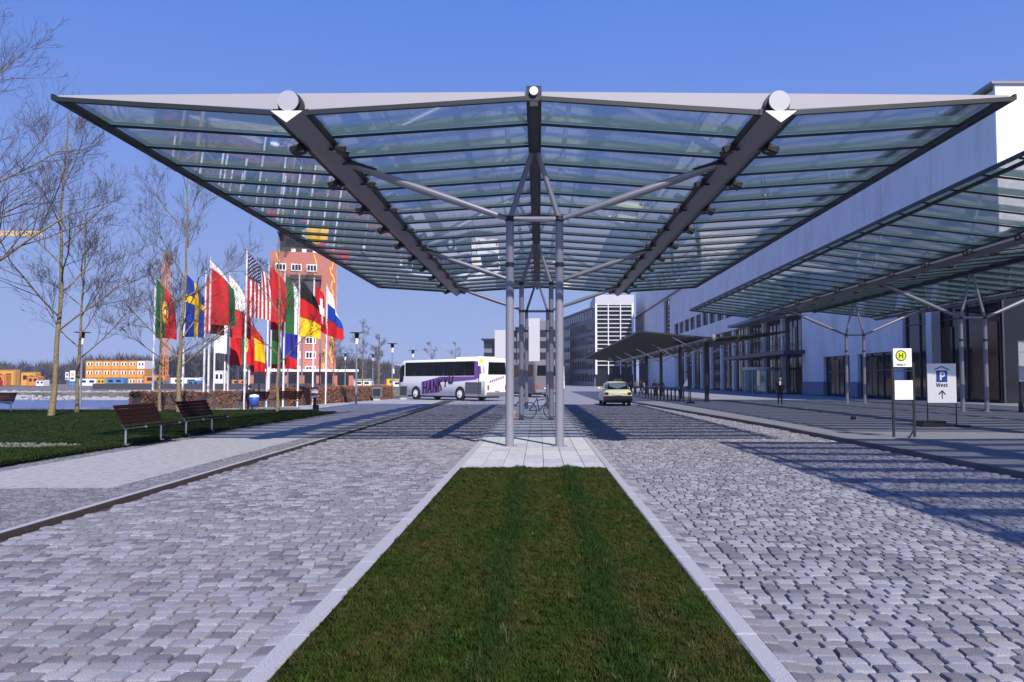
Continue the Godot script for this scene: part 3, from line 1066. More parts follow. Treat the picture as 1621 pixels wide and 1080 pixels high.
	var extra := [
		[-126.0, -238.0, 5.5, 2.5, "container_blue", "blue site container in front of the stacked yellow offices"],
		[-134.6, -239.0, 6.0, 2.3, "white_paint", "long white site container at the foot of the yellow stack"],
		[-129.6, -237.2, 2.4, 2.3, "yellow", "small bright yellow container beside the blue one"],
		[-117.0, -244.0, 7.0, 3.4, "orange", "orange tank trailer at the right end of the stacked offices"],
		[-153.0, -240.0, 4.5, 4.2, "container_yellow", "tall yellow cabin left of the white notice boards"],
		[-161.0, -236.0, 8.0, 3.4, "orange", "wide orange site shed behind the two leaning bare trees"],
		[-174.0, -240.0, 5.0, 4.4, "container_yellow", "yellow cabin at the left of the building site"],
		[-106.0, -240.0, 9.0, 2.6, "white_paint", "white low truck body parked behind the flagpoles"],
		[-95.0, -238.0, 3.0, 4.6, "white_paint", "upright white cabin seen between the flagpoles"],
		[-78.0, -240.0, 10.0, 2.4, "white_paint", "white delivery vehicle parked left of the brick tower"],
		[-52.0, -225.0, 9.0, 2.2, "steel_pale", "silver vehicle parked right of the brick tower"],
		[-38.0, -215.0, 6.0, 2.2, "yellow", "yellow digger body standing beyond the far hedge"],
		[-31.0, -210.0, 5.0, 2.0, "orange", "orange skip beyond the hedge left of the coach"]]
	extra.append_array([
		[-181.0, -243.0, 4.0, 2.6, "white_paint", "white cabin farthest left on the building site"],
		[-177.5, -232.0, 3.0, 2.0, "orange", "small orange machine body before the leftmost yellow cabin"],
		[-167.5, -234.0, 3.2, 2.4, "yellow", "yellow machine body between the two left cabins"],
		[-167.0, -250.0, 7.0, 5.0, "container_yellow", "double height yellow hut behind the left machines"],
		[-156.5, -230.0, 2.2, 1.8, "red", "small red container by the far shore road"],
		[-149.0, -236.0, 3.4, 3.0, "orange", "orange hut behind the notice boards"],
		[-145.0, -233.0, 2.6, 1.8, "white_paint", "small white box just left of the container stack"],
		[-143.0, -246.0, 3.0, 2.4, "container_blue", "blue hut close beside the left end of the stack"],
		[-112.0, -236.0, 4.0, 1.8, "office_grey", "grey skip right of the orange tank trailer"],
		[-100.5, -233.0, 3.6, 1.7, "container_blue", "low blue container seen between the middle flagpoles"],
		[-88.0, -236.0, 5.0, 2.0, "orange", "orange skip seen under the striped flag"],
		[-70.0, -232.0, 4.2, 1.8, "office_grey", "dark grey vehicle body just left of the brick tower"],
		[-45.0, -205.0, 4.6, 1.7, "white_paint", "white car body beyond the hedge right of the brick tower"],
		[-34.5, -200.0, 4.2, 1.6, "white_paint", "white car body beyond the hedge near the second lamp"]])
	for e in extra:
		var c := thing("site_cabin", e[5], "container", Vector3(e[0], 0, e[1]))
		boxpart("shell", Vector3(0, e[3] / 2, 0), Vector3(e[2], e[3], 2.6), mats[e[4]], c, .12)
		var rim := MB.new()
		for s in [-1, 1]:
			rim.box(Vector3(0, e[3] / 2 + s * e[3] * .47, 1.32), Vector3(e[2] * .96, .09, .06))
			rim.box(Vector3(s * e[2] * .47, e[3] / 2, 1.325), Vector3(.10, e[3] * .9, .05))
		bld("frame", rim, mats.steel_dark if e[4] == "white_paint" else mats.rust, c)
		boxpart("window", Vector3(-e[2] * .2, e[3] * .62, 1.3), Vector3(e[2] * .25, e[3] * .3, .1), mats.dark_glass, c)
		boxpart("window", Vector3(e[2] * .22, e[3] * .62, 1.3), Vector3(e[2] * .25, e[3] * .3, .1), mats.dark_glass, c)
	# dark hoarding fence
	var fe := thing("fence", "dark grey board fence in front of the building site across the water", "fence", Vector3(-72, 0, -150))
	smat("fence_dark", lin(.05, .045, .06), .8)
	for k in 24:
		var b := MB.new()
		b.box(Vector3(k * 1.9 - 11, .55, rng.randf_range(-.05, .05)), Vector3(1.86, 1.1 + rng.randf_range(-.04, .04), .08))
		bld("panel", b, mats.fence_dark, fe)
	# stone bank on the far shore
	var sb := MB.new()
	for i in 2200:
		var x := rng.randf_range(-100, -22)
		var q := rng.randf()
		var s := rng.randf_range(.12, .34)
		sb.cbox(Vector3(x, -.42 + q * .85, -84.2 - q * 4.4 + sin(x * .2) * .6), Vector3(s * 1.5, s, s), s * .3, Basis.from_euler(Vector3(rng.randf() * 3, rng.randf() * 3, 0)))
	sb.quad(Vector3(-130, -.5, -83.8), Vector3(-16, -.5, -83.8), Vector3(-16, .42, -88.8), Vector3(-130, .42, -88.8))
	var bank := bld("stone_bank", sb, mats.kerb)
	bank.set_meta("kind", "stuff")
	structure(sheet("ground", [Vector2(-130, 85.5), Vector2(-14, 85.5), Vector2(-14, 93), Vector2(-130, 93)], 0.34, mats.waste, 0.8))
	# wood on the horizon
	wood()
	# tower cranes
	crane(Vector3(-226, 0, -300), 57.0, 36.0, 0.06, "yellow tower crane whose jib ends behind the left bare tree", true)
	crane(Vector3(-141, 0, -300), 50.0, 10.0, 2.4, "orange crane mast rising behind the tall central bare tree", false)
	# notice boards on posts and slim poles by the far water
	for q in [[-69.0, 118.0, .8, 1.6, "white notice board on a post beside the second bare trunk"], [-71.6, 121.0, .5, 1.2, "dark lettered panel on a post across the water"]]:
		var s := thing("notice_board", q[4], "sign", Vector3(q[0], 0, -q[1]))
		var b := MB.new()
		b.tube(Vector3(0, 0, 0), Vector3(0, 1.6, 0), .05, .05, 8)
		bld("post", b, mats.steel, s)
		boxpart("board", Vector3(0, 2.3, .05), Vector3(q[2], q[3], .12), mats.white_paint, s, .03)
		boxpart("notice", Vector3(.05, 2.55, .12), Vector3(q[2] * .55, .4, .02), mats.yellow if q[2] > .7 else mats.office_grey, s)
		boxpart("notice", Vector3(0, 1.95, .12), Vector3(q[2] * .65, .3, .02), mats.blue if q[2] > .7 else mats.office_grey, s)

func wood() -> void:
	# far bare wood reading as one mass: many slender crowns and stems
	var xf := []
	var cols := []
	var m := MB.new()
	for i in 90:
		var a := rng.randf() * TAU
		var q := sqrt(rng.randf())
		var y0 := .30 + rng.randf() * .40
		var p := Vector3(cos(a) * q * .20, y0, sin(a) * q * .20)
		var e := p + Vector3(cos(a) * rng.randf_range(.05, .22), rng.randf_range(.02, .26), sin(a) * rng.randf_range(.05, .22))
		var w := Vector3(-sin(a), 0, cos(a)) * rng.randf_range(.008, .02)
		m.tri(p - w, p + w, e)
	m.tube(Vector3.ZERO, Vector3(0, .7, 0), .03, .01, 5, false)
	var mesh := m.done()
	for i in 2600:
		var x := rng.randf_range(-420, 10)
		var d := rng.randf_range(370, 470) if x < -120 else rng.randf_range(400, 520)
		var h := rng.randf_range(9, 17) * (1.0 + .25 * sin(x * .03) + .15 * sin(x * .11))
		if x > -60: h *= .8
		xf.append(Transform3D(Basis(Vector3.UP, rng.randf() * TAU) * Basis.from_scale(Vector3(h * .9, h, h * .9)), Vector3(x, -.5, -d)))
		var v := rng.randf_range(.7, 1.3)
		cols.append(Color(.075 * v, .066 * v, .062 * v))
	mmesh("wood", mesh, mats.painted_vertex, xf, cols)

func crane(at: Vector3, h: float, jib: float, turn: float, label: String, yellow: bool) -> void:
	var o := thing("tower_crane", label, "crane", at, turn)
	var b := MB.new()
	var m: Material = mats.yellow if yellow else mats.orange
	for s in [[-1, -1], [1, -1], [1, 1], [-1, 1]]:
		b.bar(Vector3(s[0] * .9, 0, s[1] * .9), Vector3(s[0] * .9, h, s[1] * .9), .3, .3)
	var y := 0.0
	var f := 1
	while y < h - 2:
		b.bar(Vector3(-.9 * f, y, .9), Vector3(.9 * f, y + 2, .9), .18, .18)
		b.bar(Vector3(-.9 * f, y, -.9), Vector3(.9 * f, y + 2, -.9), .18, .18)
		b.bar(Vector3(.9, y, -.9 * f), Vector3(.9, y + 2, .9 * f), .18, .18)
		y += 2
		f = -f
	bld("mast", b, m, o)
	if not yellow: return
	b = MB.new()
	for s in [-1, 1]:
		b.bar(Vector3(-jib * .6, h, s * .7), Vector3(jib, h, s * .7), .28, .28)
	b.bar(Vector3(-jib * .4, h + 1.6, 0), Vector3(jib - 1, h + 1.6, 0), .28, .28)
	var x := -jib * .4
	while x < jib - 1.5:
		for s in [-1, 1]:
			b.bar(Vector3(x, h, s * .7), Vector3(x + .9, h + 1.6, 0), .16, .16)
			b.bar(Vector3(x + .9, h + 1.6, 0), Vector3(x + 1.8, h, s * .7), .16, .16)
		x += 1.8
	bld("jib", b, m, o)
	boxpart("counterweight", Vector3(-jib * .55, h - 1.0, 0), Vector3(3.0, 2.4, 1.6), mats.orange, o)
	boxpart("cab", Vector3(1.6, h - 1.5, 1.0), Vector3(1.6, 2.0, 1.4), mats.white_paint, o)
# ---------------------------------------------------------------- bare trees
func grow(tr: MB, tw: MB, p: Vector3, dir: Vector3, ln: float, r: float, depth: int, R: RandomNumberGenerator, lean: float) -> void:
	var pts := [p]
	var rad := [r]
	var segs := 4 if depth < 3 else 3
	var d := dir
	var q := p
	for i in segs:
		d = (d + Vector3(R.randf_range(-.16, .16), R.randf_range(-.06, .14) * lean, R.randf_range(-.16, .16))).normalized()
		q = q + d * ln / segs
		pts.append(q)
		rad.append(r * lerpf(1.0, .45, float(i + 1) / segs))
	var sides: int = [10, 7, 5, 4, 3, 3][mini(depth, 5)]
	(tr if depth < 2 else tw).chain(pts, rad, sides, false)
	if depth >= 5: return
	var kids: int = [0, 7, 5, 3, 2, 0][depth]
	for k in kids:
		var f := R.randf_range(.25, 1.0) if depth > 1 else lerpf(.28, 1.0, (k + R.randf()) / kids)
		var fi := f * segs
		var i0 := mini(int(fi), segs - 1)
		var at: Vector3 = pts[i0].lerp(pts[i0 + 1], fi - i0)
		var ax: Vector3 = (pts[i0 + 1] - pts[i0]).normalized()
		var side := ax.cross(Vector3(R.randf_range(-1, 1), R.randf_range(-1, 1), R.randf_range(-1, 1))).normalized()
		var nd := (ax * R.randf_range(.55, 1.0) + side * R.randf_range(.4, .8) + Vector3(0, .22, 0)).normalized()
		grow(tr, tw, at, nd, ln * R.randf_range(.42, .70) * (1.15 - f * .4), maxf(r * lerpf(.62, .36, f) * .8, .006), depth + 1, R, lean)

func bare_tree(at: Vector3, h: float, r: float, fork: float, spread: float, sd: int, label: String, limbs := 11, group := "", aim := Vector3.ZERO) -> Node3D:
	var o := thing("bare_tree", label, "tree", at, 0.0, group)
	var R := RandomNumberGenerator.new()
	R.seed = sd
	var tr := MB.new()
	var tw := MB.new()
	# leader
	var pts := []
	var rad := []
	var q := Vector3(0, -.05, 0)
	var n := 12
	for i in n + 1:
		var f := float(i) / n
		pts.append(q)
		rad.append(lerpf(r, .02, pow(f, .8)) * (1.2 if i == 0 else 1.0))
		q += Vector3(R.randf_range(-.05, .05) * h * .12, h / n, R.randf_range(-.05, .05) * h * .12)
	tr.chain(pts, rad, 12, false)
	for k in limbs:
		var f := lerpf(fork / h, .93, pow((k + R.randf() * .6) / limbs, 1.1))
		var fi := f * n
		var i0 := mini(int(fi), n - 1)
		var p: Vector3 = pts[i0].lerp(pts[i0 + 1], fi - i0)
		var a := k * 2.4 + R.randf_range(-.4, .4)
		var up := lerpf(.55, 1.3, f)
		var dir := (Vector3(cos(a), up, sin(a)) + aim).normalized()
		var ln := spread * (1.05 - f * .72) * R.randf_range(.85, 1.15)
		grow(tr, tw, p, dir, ln, rad[i0] * .40 + .006, 1, R, 1.0)
	bld("trunk", tr, mats.bark, o)
	bld("crown", tw, mats.twig, o)
	return o

func trees() -> void:
	bare_tree(Vector3(-23.0, .05, -29.5), 15.5, .24, 4.2, 8.0, 11, "largest bare tree at the left edge reaching its limbs over the lawn", 13, "", Vector3(.25, 0, 0))
	bare_tree(Vector3(-20.64, .05, -33.8), 13.2, .125, 3.6, 4.6, 23, "bare tree with a pale mottled trunk standing left of the gravel patch edge", 11)
	bare_tree(Vector3(-21.75, .05, -37.6), 9.4, .09, 2.6, 3.3, 37, "slimmer bare tree just behind the pale mottled one near the water", 10)
	bare_tree(Vector3(-17.2, .05, -38.2), 12.0, .115, 2.0, 4.4, 58, "tall bare tree with a yellowish trunk in front of the blue and yellow flag", 12)
	bare_tree(Vector3(-18.5, .05, -39.0), 7.6, .085, 2.2, 3.0, 71, "shorter bare tree in front of the green and red flag", 9)
	bare_tree(Vector3(-12.48, .05, -38.2), 8.6, .085, 2.2, 2.8, 83, "thin bare tree in front of the brick tower and the striped flag", 9)
	var far := [[-17.0, 66.0, 5.2, "young bare tree beyond the hedge left of the nearest street lamp"], [-15.9, 72.0, 7.0, "young bare tree beyond the hedge right of the nearest street lamp"], [-17.3, 86.0, 6.6, "young bare tree rising midway between the two nearer street lamps"], [-20.0, 100.0, 7.4, "young bare tree just left of the second street lamp"],
		[-14.0, 104.0, 6.6, "young bare tree above the front end of the white coach"], [-12.5, 118.0, 7.6, "young bare tree above the middle of the white coach"]]
	for i in far.size():
		var f: Array = far[i]
		bare_tree(Vector3(f[0], 0, -f[1]), f[2], .07, 2.0, 1.9, 200 + i, f[3], 7, "young trees along the far road")
	# beech hedge: three straight runs of brown leaves
	var lm := MB.new()
	lm.quad(Vector3(-.5, 0, 0), Vector3(0, 0, .35), Vector3(.5, .06, 0), Vector3(0, 0, -.35))
	var leaf := lm.done()
	var runs := [[Vector3(-20.6, 0, -41.0), Vector3(-15.9, 0, -48.2), 1.0, "brown beech hedge below the flags, its left end by the water"], [Vector3(-15.7, 0, -48.6), Vector3(-13.1, 0, -69), 1.15, "brown beech hedge running back along the road to the litter bins"]]
	for r in runs:
		var A: Vector3 = r[0]
		var B: Vector3 = r[1]
		var h := thing("hedge", r[3], "hedge", A)
		var b := MB.new()
		b.bar(Vector3(0, r[2] * .45, 0), (B - A) + Vector3(0, r[2] * .45, 0), 1.0, r[2] * .86)
		bld("twigs", b, mats.twig, h)
		var xf := []
		var cols := []
		var dir := (B - A).normalized()
		var sd := dir.cross(Vector3.UP)
		for i in int(A.distance_to(B) * 1100):
			var t := rng.randf() * A.distance_to(B)
			var u := rng.randf_range(-1, 1)
			var v := rng.randf()
			var wob := .06 * sin(t * 3.1) + .05 * sin(t * 7.7)
			var p := dir * t
			if rng.randf() < .4: p += sd * u * .58 + Vector3(0, r[2] * (.93 + wob * .8 + rng.randf_range(-.05, .07)), 0)
			else: p += sd * (.58 + wob + rng.randf_range(-.08, .06)) * (1 if u > 0 else -1) + Vector3(0, v * r[2], 0)
			if rng.randf() < .1: p += -dir * t - dir * rng.randf_range(-.05, .08) + Vector3(0, 0, 0)
			xf.append(Transform3D(Basis.from_euler(Vector3(rng.randf() * TAU, rng.randf() * TAU, rng.randf() * TAU)) * Basis.from_scale(Vector3.ONE * rng.randf_range(.06, .11)), p))
			var k := rng.randf_range(.55, 1.35)
			cols.append(Color(.27 * k, .105 * k, .055 * k))
		var fo := mmesh("foliage", leaf, mats.hedge_leaf, xf, cols, h)

# ---------------------------------------------------------------- flags
func flag_image(kind: String) -> ImageTexture:
	var W := 96
	var Hh := 60
	var im := Image.create(W, Hh, false, Image.FORMAT_RGB8)
	var R := Color(.78, .06, .10)
	var G := Color(.05, .38, .16)
	var Y := Color(1.0, .80, .05)
	var B := Color(.03, .22, .62)
	var Wt := Color(.95, .95, .95)
	var K := Color(.05, .05, .06)
	match kind:
		"green_red":
			im.fill(R)
			im.fill_rect(Rect2i(0, 0, 38, Hh), G)
			for y in Hh:
				for x in W:
					var d := Vector2(x - 38, y - 30).length()
					if d < 13: im.set_pixel(x, y, Y)
					if d < 7: im.set_pixel(x, y, R)
					if d < 4: im.set_pixel(x, y, Wt)
		"blue_cross":
			im.fill(B)
			im.fill_rect(Rect2i(30, 0, 12, Hh), Y)
			im.fill_rect(Rect2i(0, 24, W, 12), Y)
		"red": im.fill(R)
		"red_green":
			im.fill(R)
			im.fill_rect(Rect2i(0, 40, W, 20), G)
			im.fill_rect(Rect2i(0, 0, 10, Hh), Wt)
		"white_red":
			im.fill(Wt)
			im.fill_rect(Rect2i(0, 30, W, 30), R)
		"stripes":
			im.fill(Wt)
			for k in 7: im.fill_rect(Rect2i(0, int(k * 2 * 60.0 / 13.0), W, 5), R)
			im.fill_rect(Rect2i(0, 0, 38, 32), Color(.10, .13, .36))
			for r in 9:
				for c in 11:
					if (r + c) % 2 == 0: im.fill_rect(Rect2i(2 + c * 3, 2 + int(r * 3.3), 2, 2), Wt)
		"green_white_red":
			im.fill(Wt)
			im.fill_rect(Rect2i(0, 0, 32, Hh), G)
			im.fill_rect(Rect2i(64, 0, 32, Hh), R)
		"black_red_gold":
			im.fill(R)
			im.fill_rect(Rect2i(0, 0, W, 20), K)
			im.fill_rect(Rect2i(0, 40, W, 20), Y)
		"red_white_cross":
			im.fill(R)
			im.fill_rect(Rect2i(40, 12, 12, 36), Wt)
			im.fill_rect(Rect2i(28, 24, 36, 12), Wt)
		"white_blue_red":
			im.fill(Wt)
			im.fill_rect(Rect2i(0, 20, W, 20), B)
			im.fill_rect(Rect2i(0, 40, W, 20), R)
		"blue": im.fill(Color(.10, .12, .55))
		"red_yellow":
			im.fill(R)
			im.fill_rect(Rect2i(0, 15, W, 30), Y)
		"black_green":
			im.fill(K)
			im.fill_rect(Rect2i(0, 30, W, 30), G)
		"white": im.fill(Wt)
	return ImageTexture.create_from_image(im)

func flag_mesh(hoist: float, fly: float, seed_: float, droop: float, swap: bool) -> ArrayMesh:
	var b := MB.new()
	b.smooth(0)
	var NU := 16
	var NV := 20
	var P := func(i: int, j: int) -> Vector3:
		var u := float(i) / NU
		var v := float(j) / NV
		# the top edge sags most, the lower part hangs almost straight
		var sag := lerpf(.95, .30, pow(v, .6)) * droop
		var x := fly * (u * cos(sag * .8) - .10 * u * u * (1.0 + v))
		var y := -v * hoist * (1.0 - .10 * u) - fly * u * sin(sag) * lerpf(.75, 1.0, u)
		var fold := sin(u * 7.5 + v * 2.4 + seed_) * .15 * u + sin(u * 15.0 - v * 3.5 + seed_ * 2.0) * .05 * u + sin(v * 6.0 + seed_) * .06 * u
		return Vector3(x + fold * .25, y + fold * .1, fold)
	for i in NU:
		for j in NV:
			var q := [[i, j], [i, j + 1], [i + 1, j + 1], [i + 1, j]]
			var uv := []
			for k in q:
				var t := Vector2(float(k[0]) / NU, float(k[1]) / NV)
				uv.append(Vector2(t.y, t.x) if swap else t)
			b.uvquad(P.call(i, j), P.call(i, j + 1), P.call(i + 1, j + 1), P.call(i + 1, j), uv[0], uv[1], uv[2], uv[3])
	return b.done()

func flags() -> void:
	# x, d, pole height, flag kind, hoist, fly, droop, label of the flag, what the pole carries
	var L := [
		[-21.3, 44.0, 7.35, "green_red", 1.6, 2.3, 1.0, "green and red flag with a round yellow emblem, leftmost of the row"],
		[-20.1, 45.0, 7.75, "blue_cross", 1.75, 2.6, .93, "blue flag with a yellow cross behind the tall bare tree"],
		[-18.75, 44.6, 7.6, "red", 1.6, 2.0, 1.1, "narrow plain red flag left of the red and green one"],
		[-18.25, 44.0, 8.3, "red_green", 1.7, 2.7, 1.0, "large red flag with a green lower band and white hoist"],
		[-17.95, 46.0, 7.7, "white_red", 1.7, 2.3, 1.05, "white over red flag just left of the striped flag"],
		[-15.95, 43.2, 8.7, "stripes", 1.75, 2.8, 1.0, "flag with red and white stripes and a starred blue canton"],
		[-15.9, 46.6, 8.4, "red", 1.6, 1.9, .85, "plain red flag just right of the striped flag"],
		[-15.2, 47.4, 8.0, "green_white_red", 1.7, 2.7, 1.08, "green white and red flag beside the black red gold one"],
		[-14.3, 47.3, 7.8, "black_red_gold", 1.7, 2.5, 1.05, "black red and gold flag in front of the brick tower"],
		[-14.75, 52.0, 8.2, "red_white_cross", 1.6, 2.3, 1.1, "red flag with a white cross before the brick tower"],
		[-14.3, 53.5, 8.0, "white_blue_red", 1.6, 2.6, 1.22, "white blue and red flag turned edge on, rightmost of the row"],
		[-16.9, 52.0, 6.4, "blue", 1.5, 2.0, 1.0, "deep blue flag low behind the striped flag"],
		[-20.9, 53.0, 6.0, "red", 1.6, 2.0, 1.0, "red flag hanging low behind the red and green one"],
		[-18.2, 54.0, 6.1, "black_green", 1.6, 2.0, 1.0, "black and green flag low behind the white over red one"],
		[-20.6, 54.5, 6.1, "green_red", 1.6, 2.1, 1.05, "green and red flag low behind the blue and yellow one"],
		[-20.0, 55.0, 5.6, "red_yellow", 1.6, 2.0, .95, "red and yellow flag hanging low under the striped flag"],
		[-18.8, 55.5, 5.6, "red", 1.5, 1.8, .8, "small plain red flag low right of the red and yellow one"],
		[-21.4, 52.5, 6.6, "white", 1.5, 2.1, 1.1, "white flag partly hidden behind the blue and yellow flag"],
		[-16.6, 49.0, 8.1, "white_red", 1.6, 2.2, 1.0, "white over red flag just right behind the striped flag"],
		[-19.3, 49.5, 8.0, "green_white_red", 1.6, 2.2, 1.0, "green white red flag right of the blue cross flag"],
		[-18.0, 56.0, 5.4, "white_blue_red", 1.4, 1.9, 1.0, "small white blue and red flag low beside the thin bare tree"]]
	var tex := {}
	for i in L.size():
		var f: Array = L[i]
		var at := Vector3(f[0], .03, -f[1])
		var p := thing("flagpole", "white flagpole carrying the " + String(f[7]).split(",")[0], "flagpole", at, 0.0, "white flagpoles in a group behind the hedge")
		var b := MB.new()
		b.tube(Vector3.ZERO, Vector3(0, f[2], 0), .05, .035, 12)
		bld("pole", b, mats.white_paint, p)
		b = MB.new()
		b.lathe(Vector3(0, f[2], 0), [Vector2(.01, 0), Vector2(.07, .03), Vector2(.07, .08), Vector2(.01, .12)], 10)
		bld("finial", b, mats.steel_pale, p)
		b = MB.new()
		b.tube(Vector3(.07, .8, .0), Vector3(.06, f[2] - .1, 0), .008, .008, 4)
		bld("halyard", b, mats.white_paint, p)
		var m: StandardMaterial3D
		if tex.has(f[3]): m = tex[f[3]]
		else:
			m = smat("flag_" + f[3], Color.WHITE, 0.75)
			m.albedo_texture = flag_image(f[3])
			m.backlight_enabled = true
			m.backlight = Color(.35, .35, .35)
			tex[f[3]] = m
		var fl := inst("flag", flag_mesh(f[4] * 2.05, f[5] * .66, i * 1.7, f[6], f[3] in ["stripes", "blue_cross", "red_green"]), m)
		fl.position = at + Vector3(.07, f[2] - .12, 0)
		fl.rotation.y = 1.05 if i in [9, 10] else rng.randf_range(-.25, .2)
		tag(fl, f[7], "flag", "flags on the pole group")
	for i in 5:
		var at := Vector3([-21.2, -20.0, -18.9, -17.4, -15.8][i], .03, -[58.0, 57.0, 60.0, 58.5, 57.5][i])
		var p := thing("flagpole", ["grey bare flagpole without a flag, farthest left behind the flag group", "grey bare flagpole without a flag, second of the rear ones", "grey bare flagpole without a flag, middle one of the rear ones", "grey bare flagpole without a flag behind the striped flag", "grey bare flagpole without a flag, farthest right of the rear ones"][i], "flagpole", at, 0.0, "rear flagpoles")
		var b := MB.new()
		b.tube(Vector3.ZERO, Vector3(0, 5.0, 0), .06, .045, 10)
		bld("pole", b, mats.steel, p)
		b = MB.new()
		b.lathe(Vector3(0, 5.0, 0), [Vector2(.01, 0), Vector2(.06, .03), Vector2(.01, .1)], 8)
		bld("finial", b, mats.steel, p)
# ---------------------------------------------------------------- vehicles
func wheel(parent: Node, c: Vector3, r: float, w: float, axis: Vector3, rim: Material) -> void:
	var b := MB.new()
	b.chain([c - axis * w / 2, c - axis * w * .42, c + axis * w * .42, c + axis * w / 2], [r * .9, r, r, r * .9], 22)
	var n := Node3D.new()
	var nm := "wheel"
	var k := 0
	while parent.has_node(nm):
		k += 1
		nm = "wheel_%03d" % k
	n.name = nm
	parent.add_child(n, true)
	bld("tyre", b, mats.rubber, n)
	b = MB.new()
	b.chain([c - axis * (w / 2 + .012), c + axis * (w / 2 + .012)], [r * .62, r * .62], 20)
	b.chain([c - axis * (w / 2 + .05), c + axis * (w / 2 + .05)], [r * .2, r * .2], 10)
	bld("rim", b, rim, n)

# a rounded body: stations [x, half width low, half width high, y low, y belt, y top]
func loft(b: MB, st: Array, g := 0) -> void:
	var rings := []
	for s in st:
		var x: float = s[0]
		var wl: float = s[1]
		var wh: float = s[2]
		var y0: float = s[3]
		var y1: float = s[4]
		var y2: float = s[5]
		var e := minf(.12, (y2 - y0) * .2)
		rings.append([Vector3(x, y0, -wl * .92), Vector3(x, y0 + e * .5, -wl), Vector3(x, y1, -wl * 1.0), Vector3(x, y2 - e, -wh), Vector3(x, y2 - e * .3, -wh + e * .5), Vector3(x, y2, -wh + e * 1.4),
			Vector3(x, y2 + .015, 0), Vector3(x, y2, wh - e * 1.4), Vector3(x, y2 - e * .3, wh - e * .5), Vector3(x, y2 - e, wh), Vector3(x, y1, wl), Vector3(x, y0 + e * .5, wl), Vector3(x, y0, wl * .92)])
	b.smooth(g)
	var n: int = rings[0].size()
	for i in rings.size() - 1:
		for k in n:
			var j := (k + 1) % n
			b.quad(rings[i][k], rings[i][j], rings[i + 1][j], rings[i + 1][k])
	b.flat()
	for k in range(1, n - 1):
		b.tri(rings[0][0], rings[0][k + 1], rings[0][k])
		b.tri(rings[-1][0], rings[-1][k], rings[-1][k + 1])

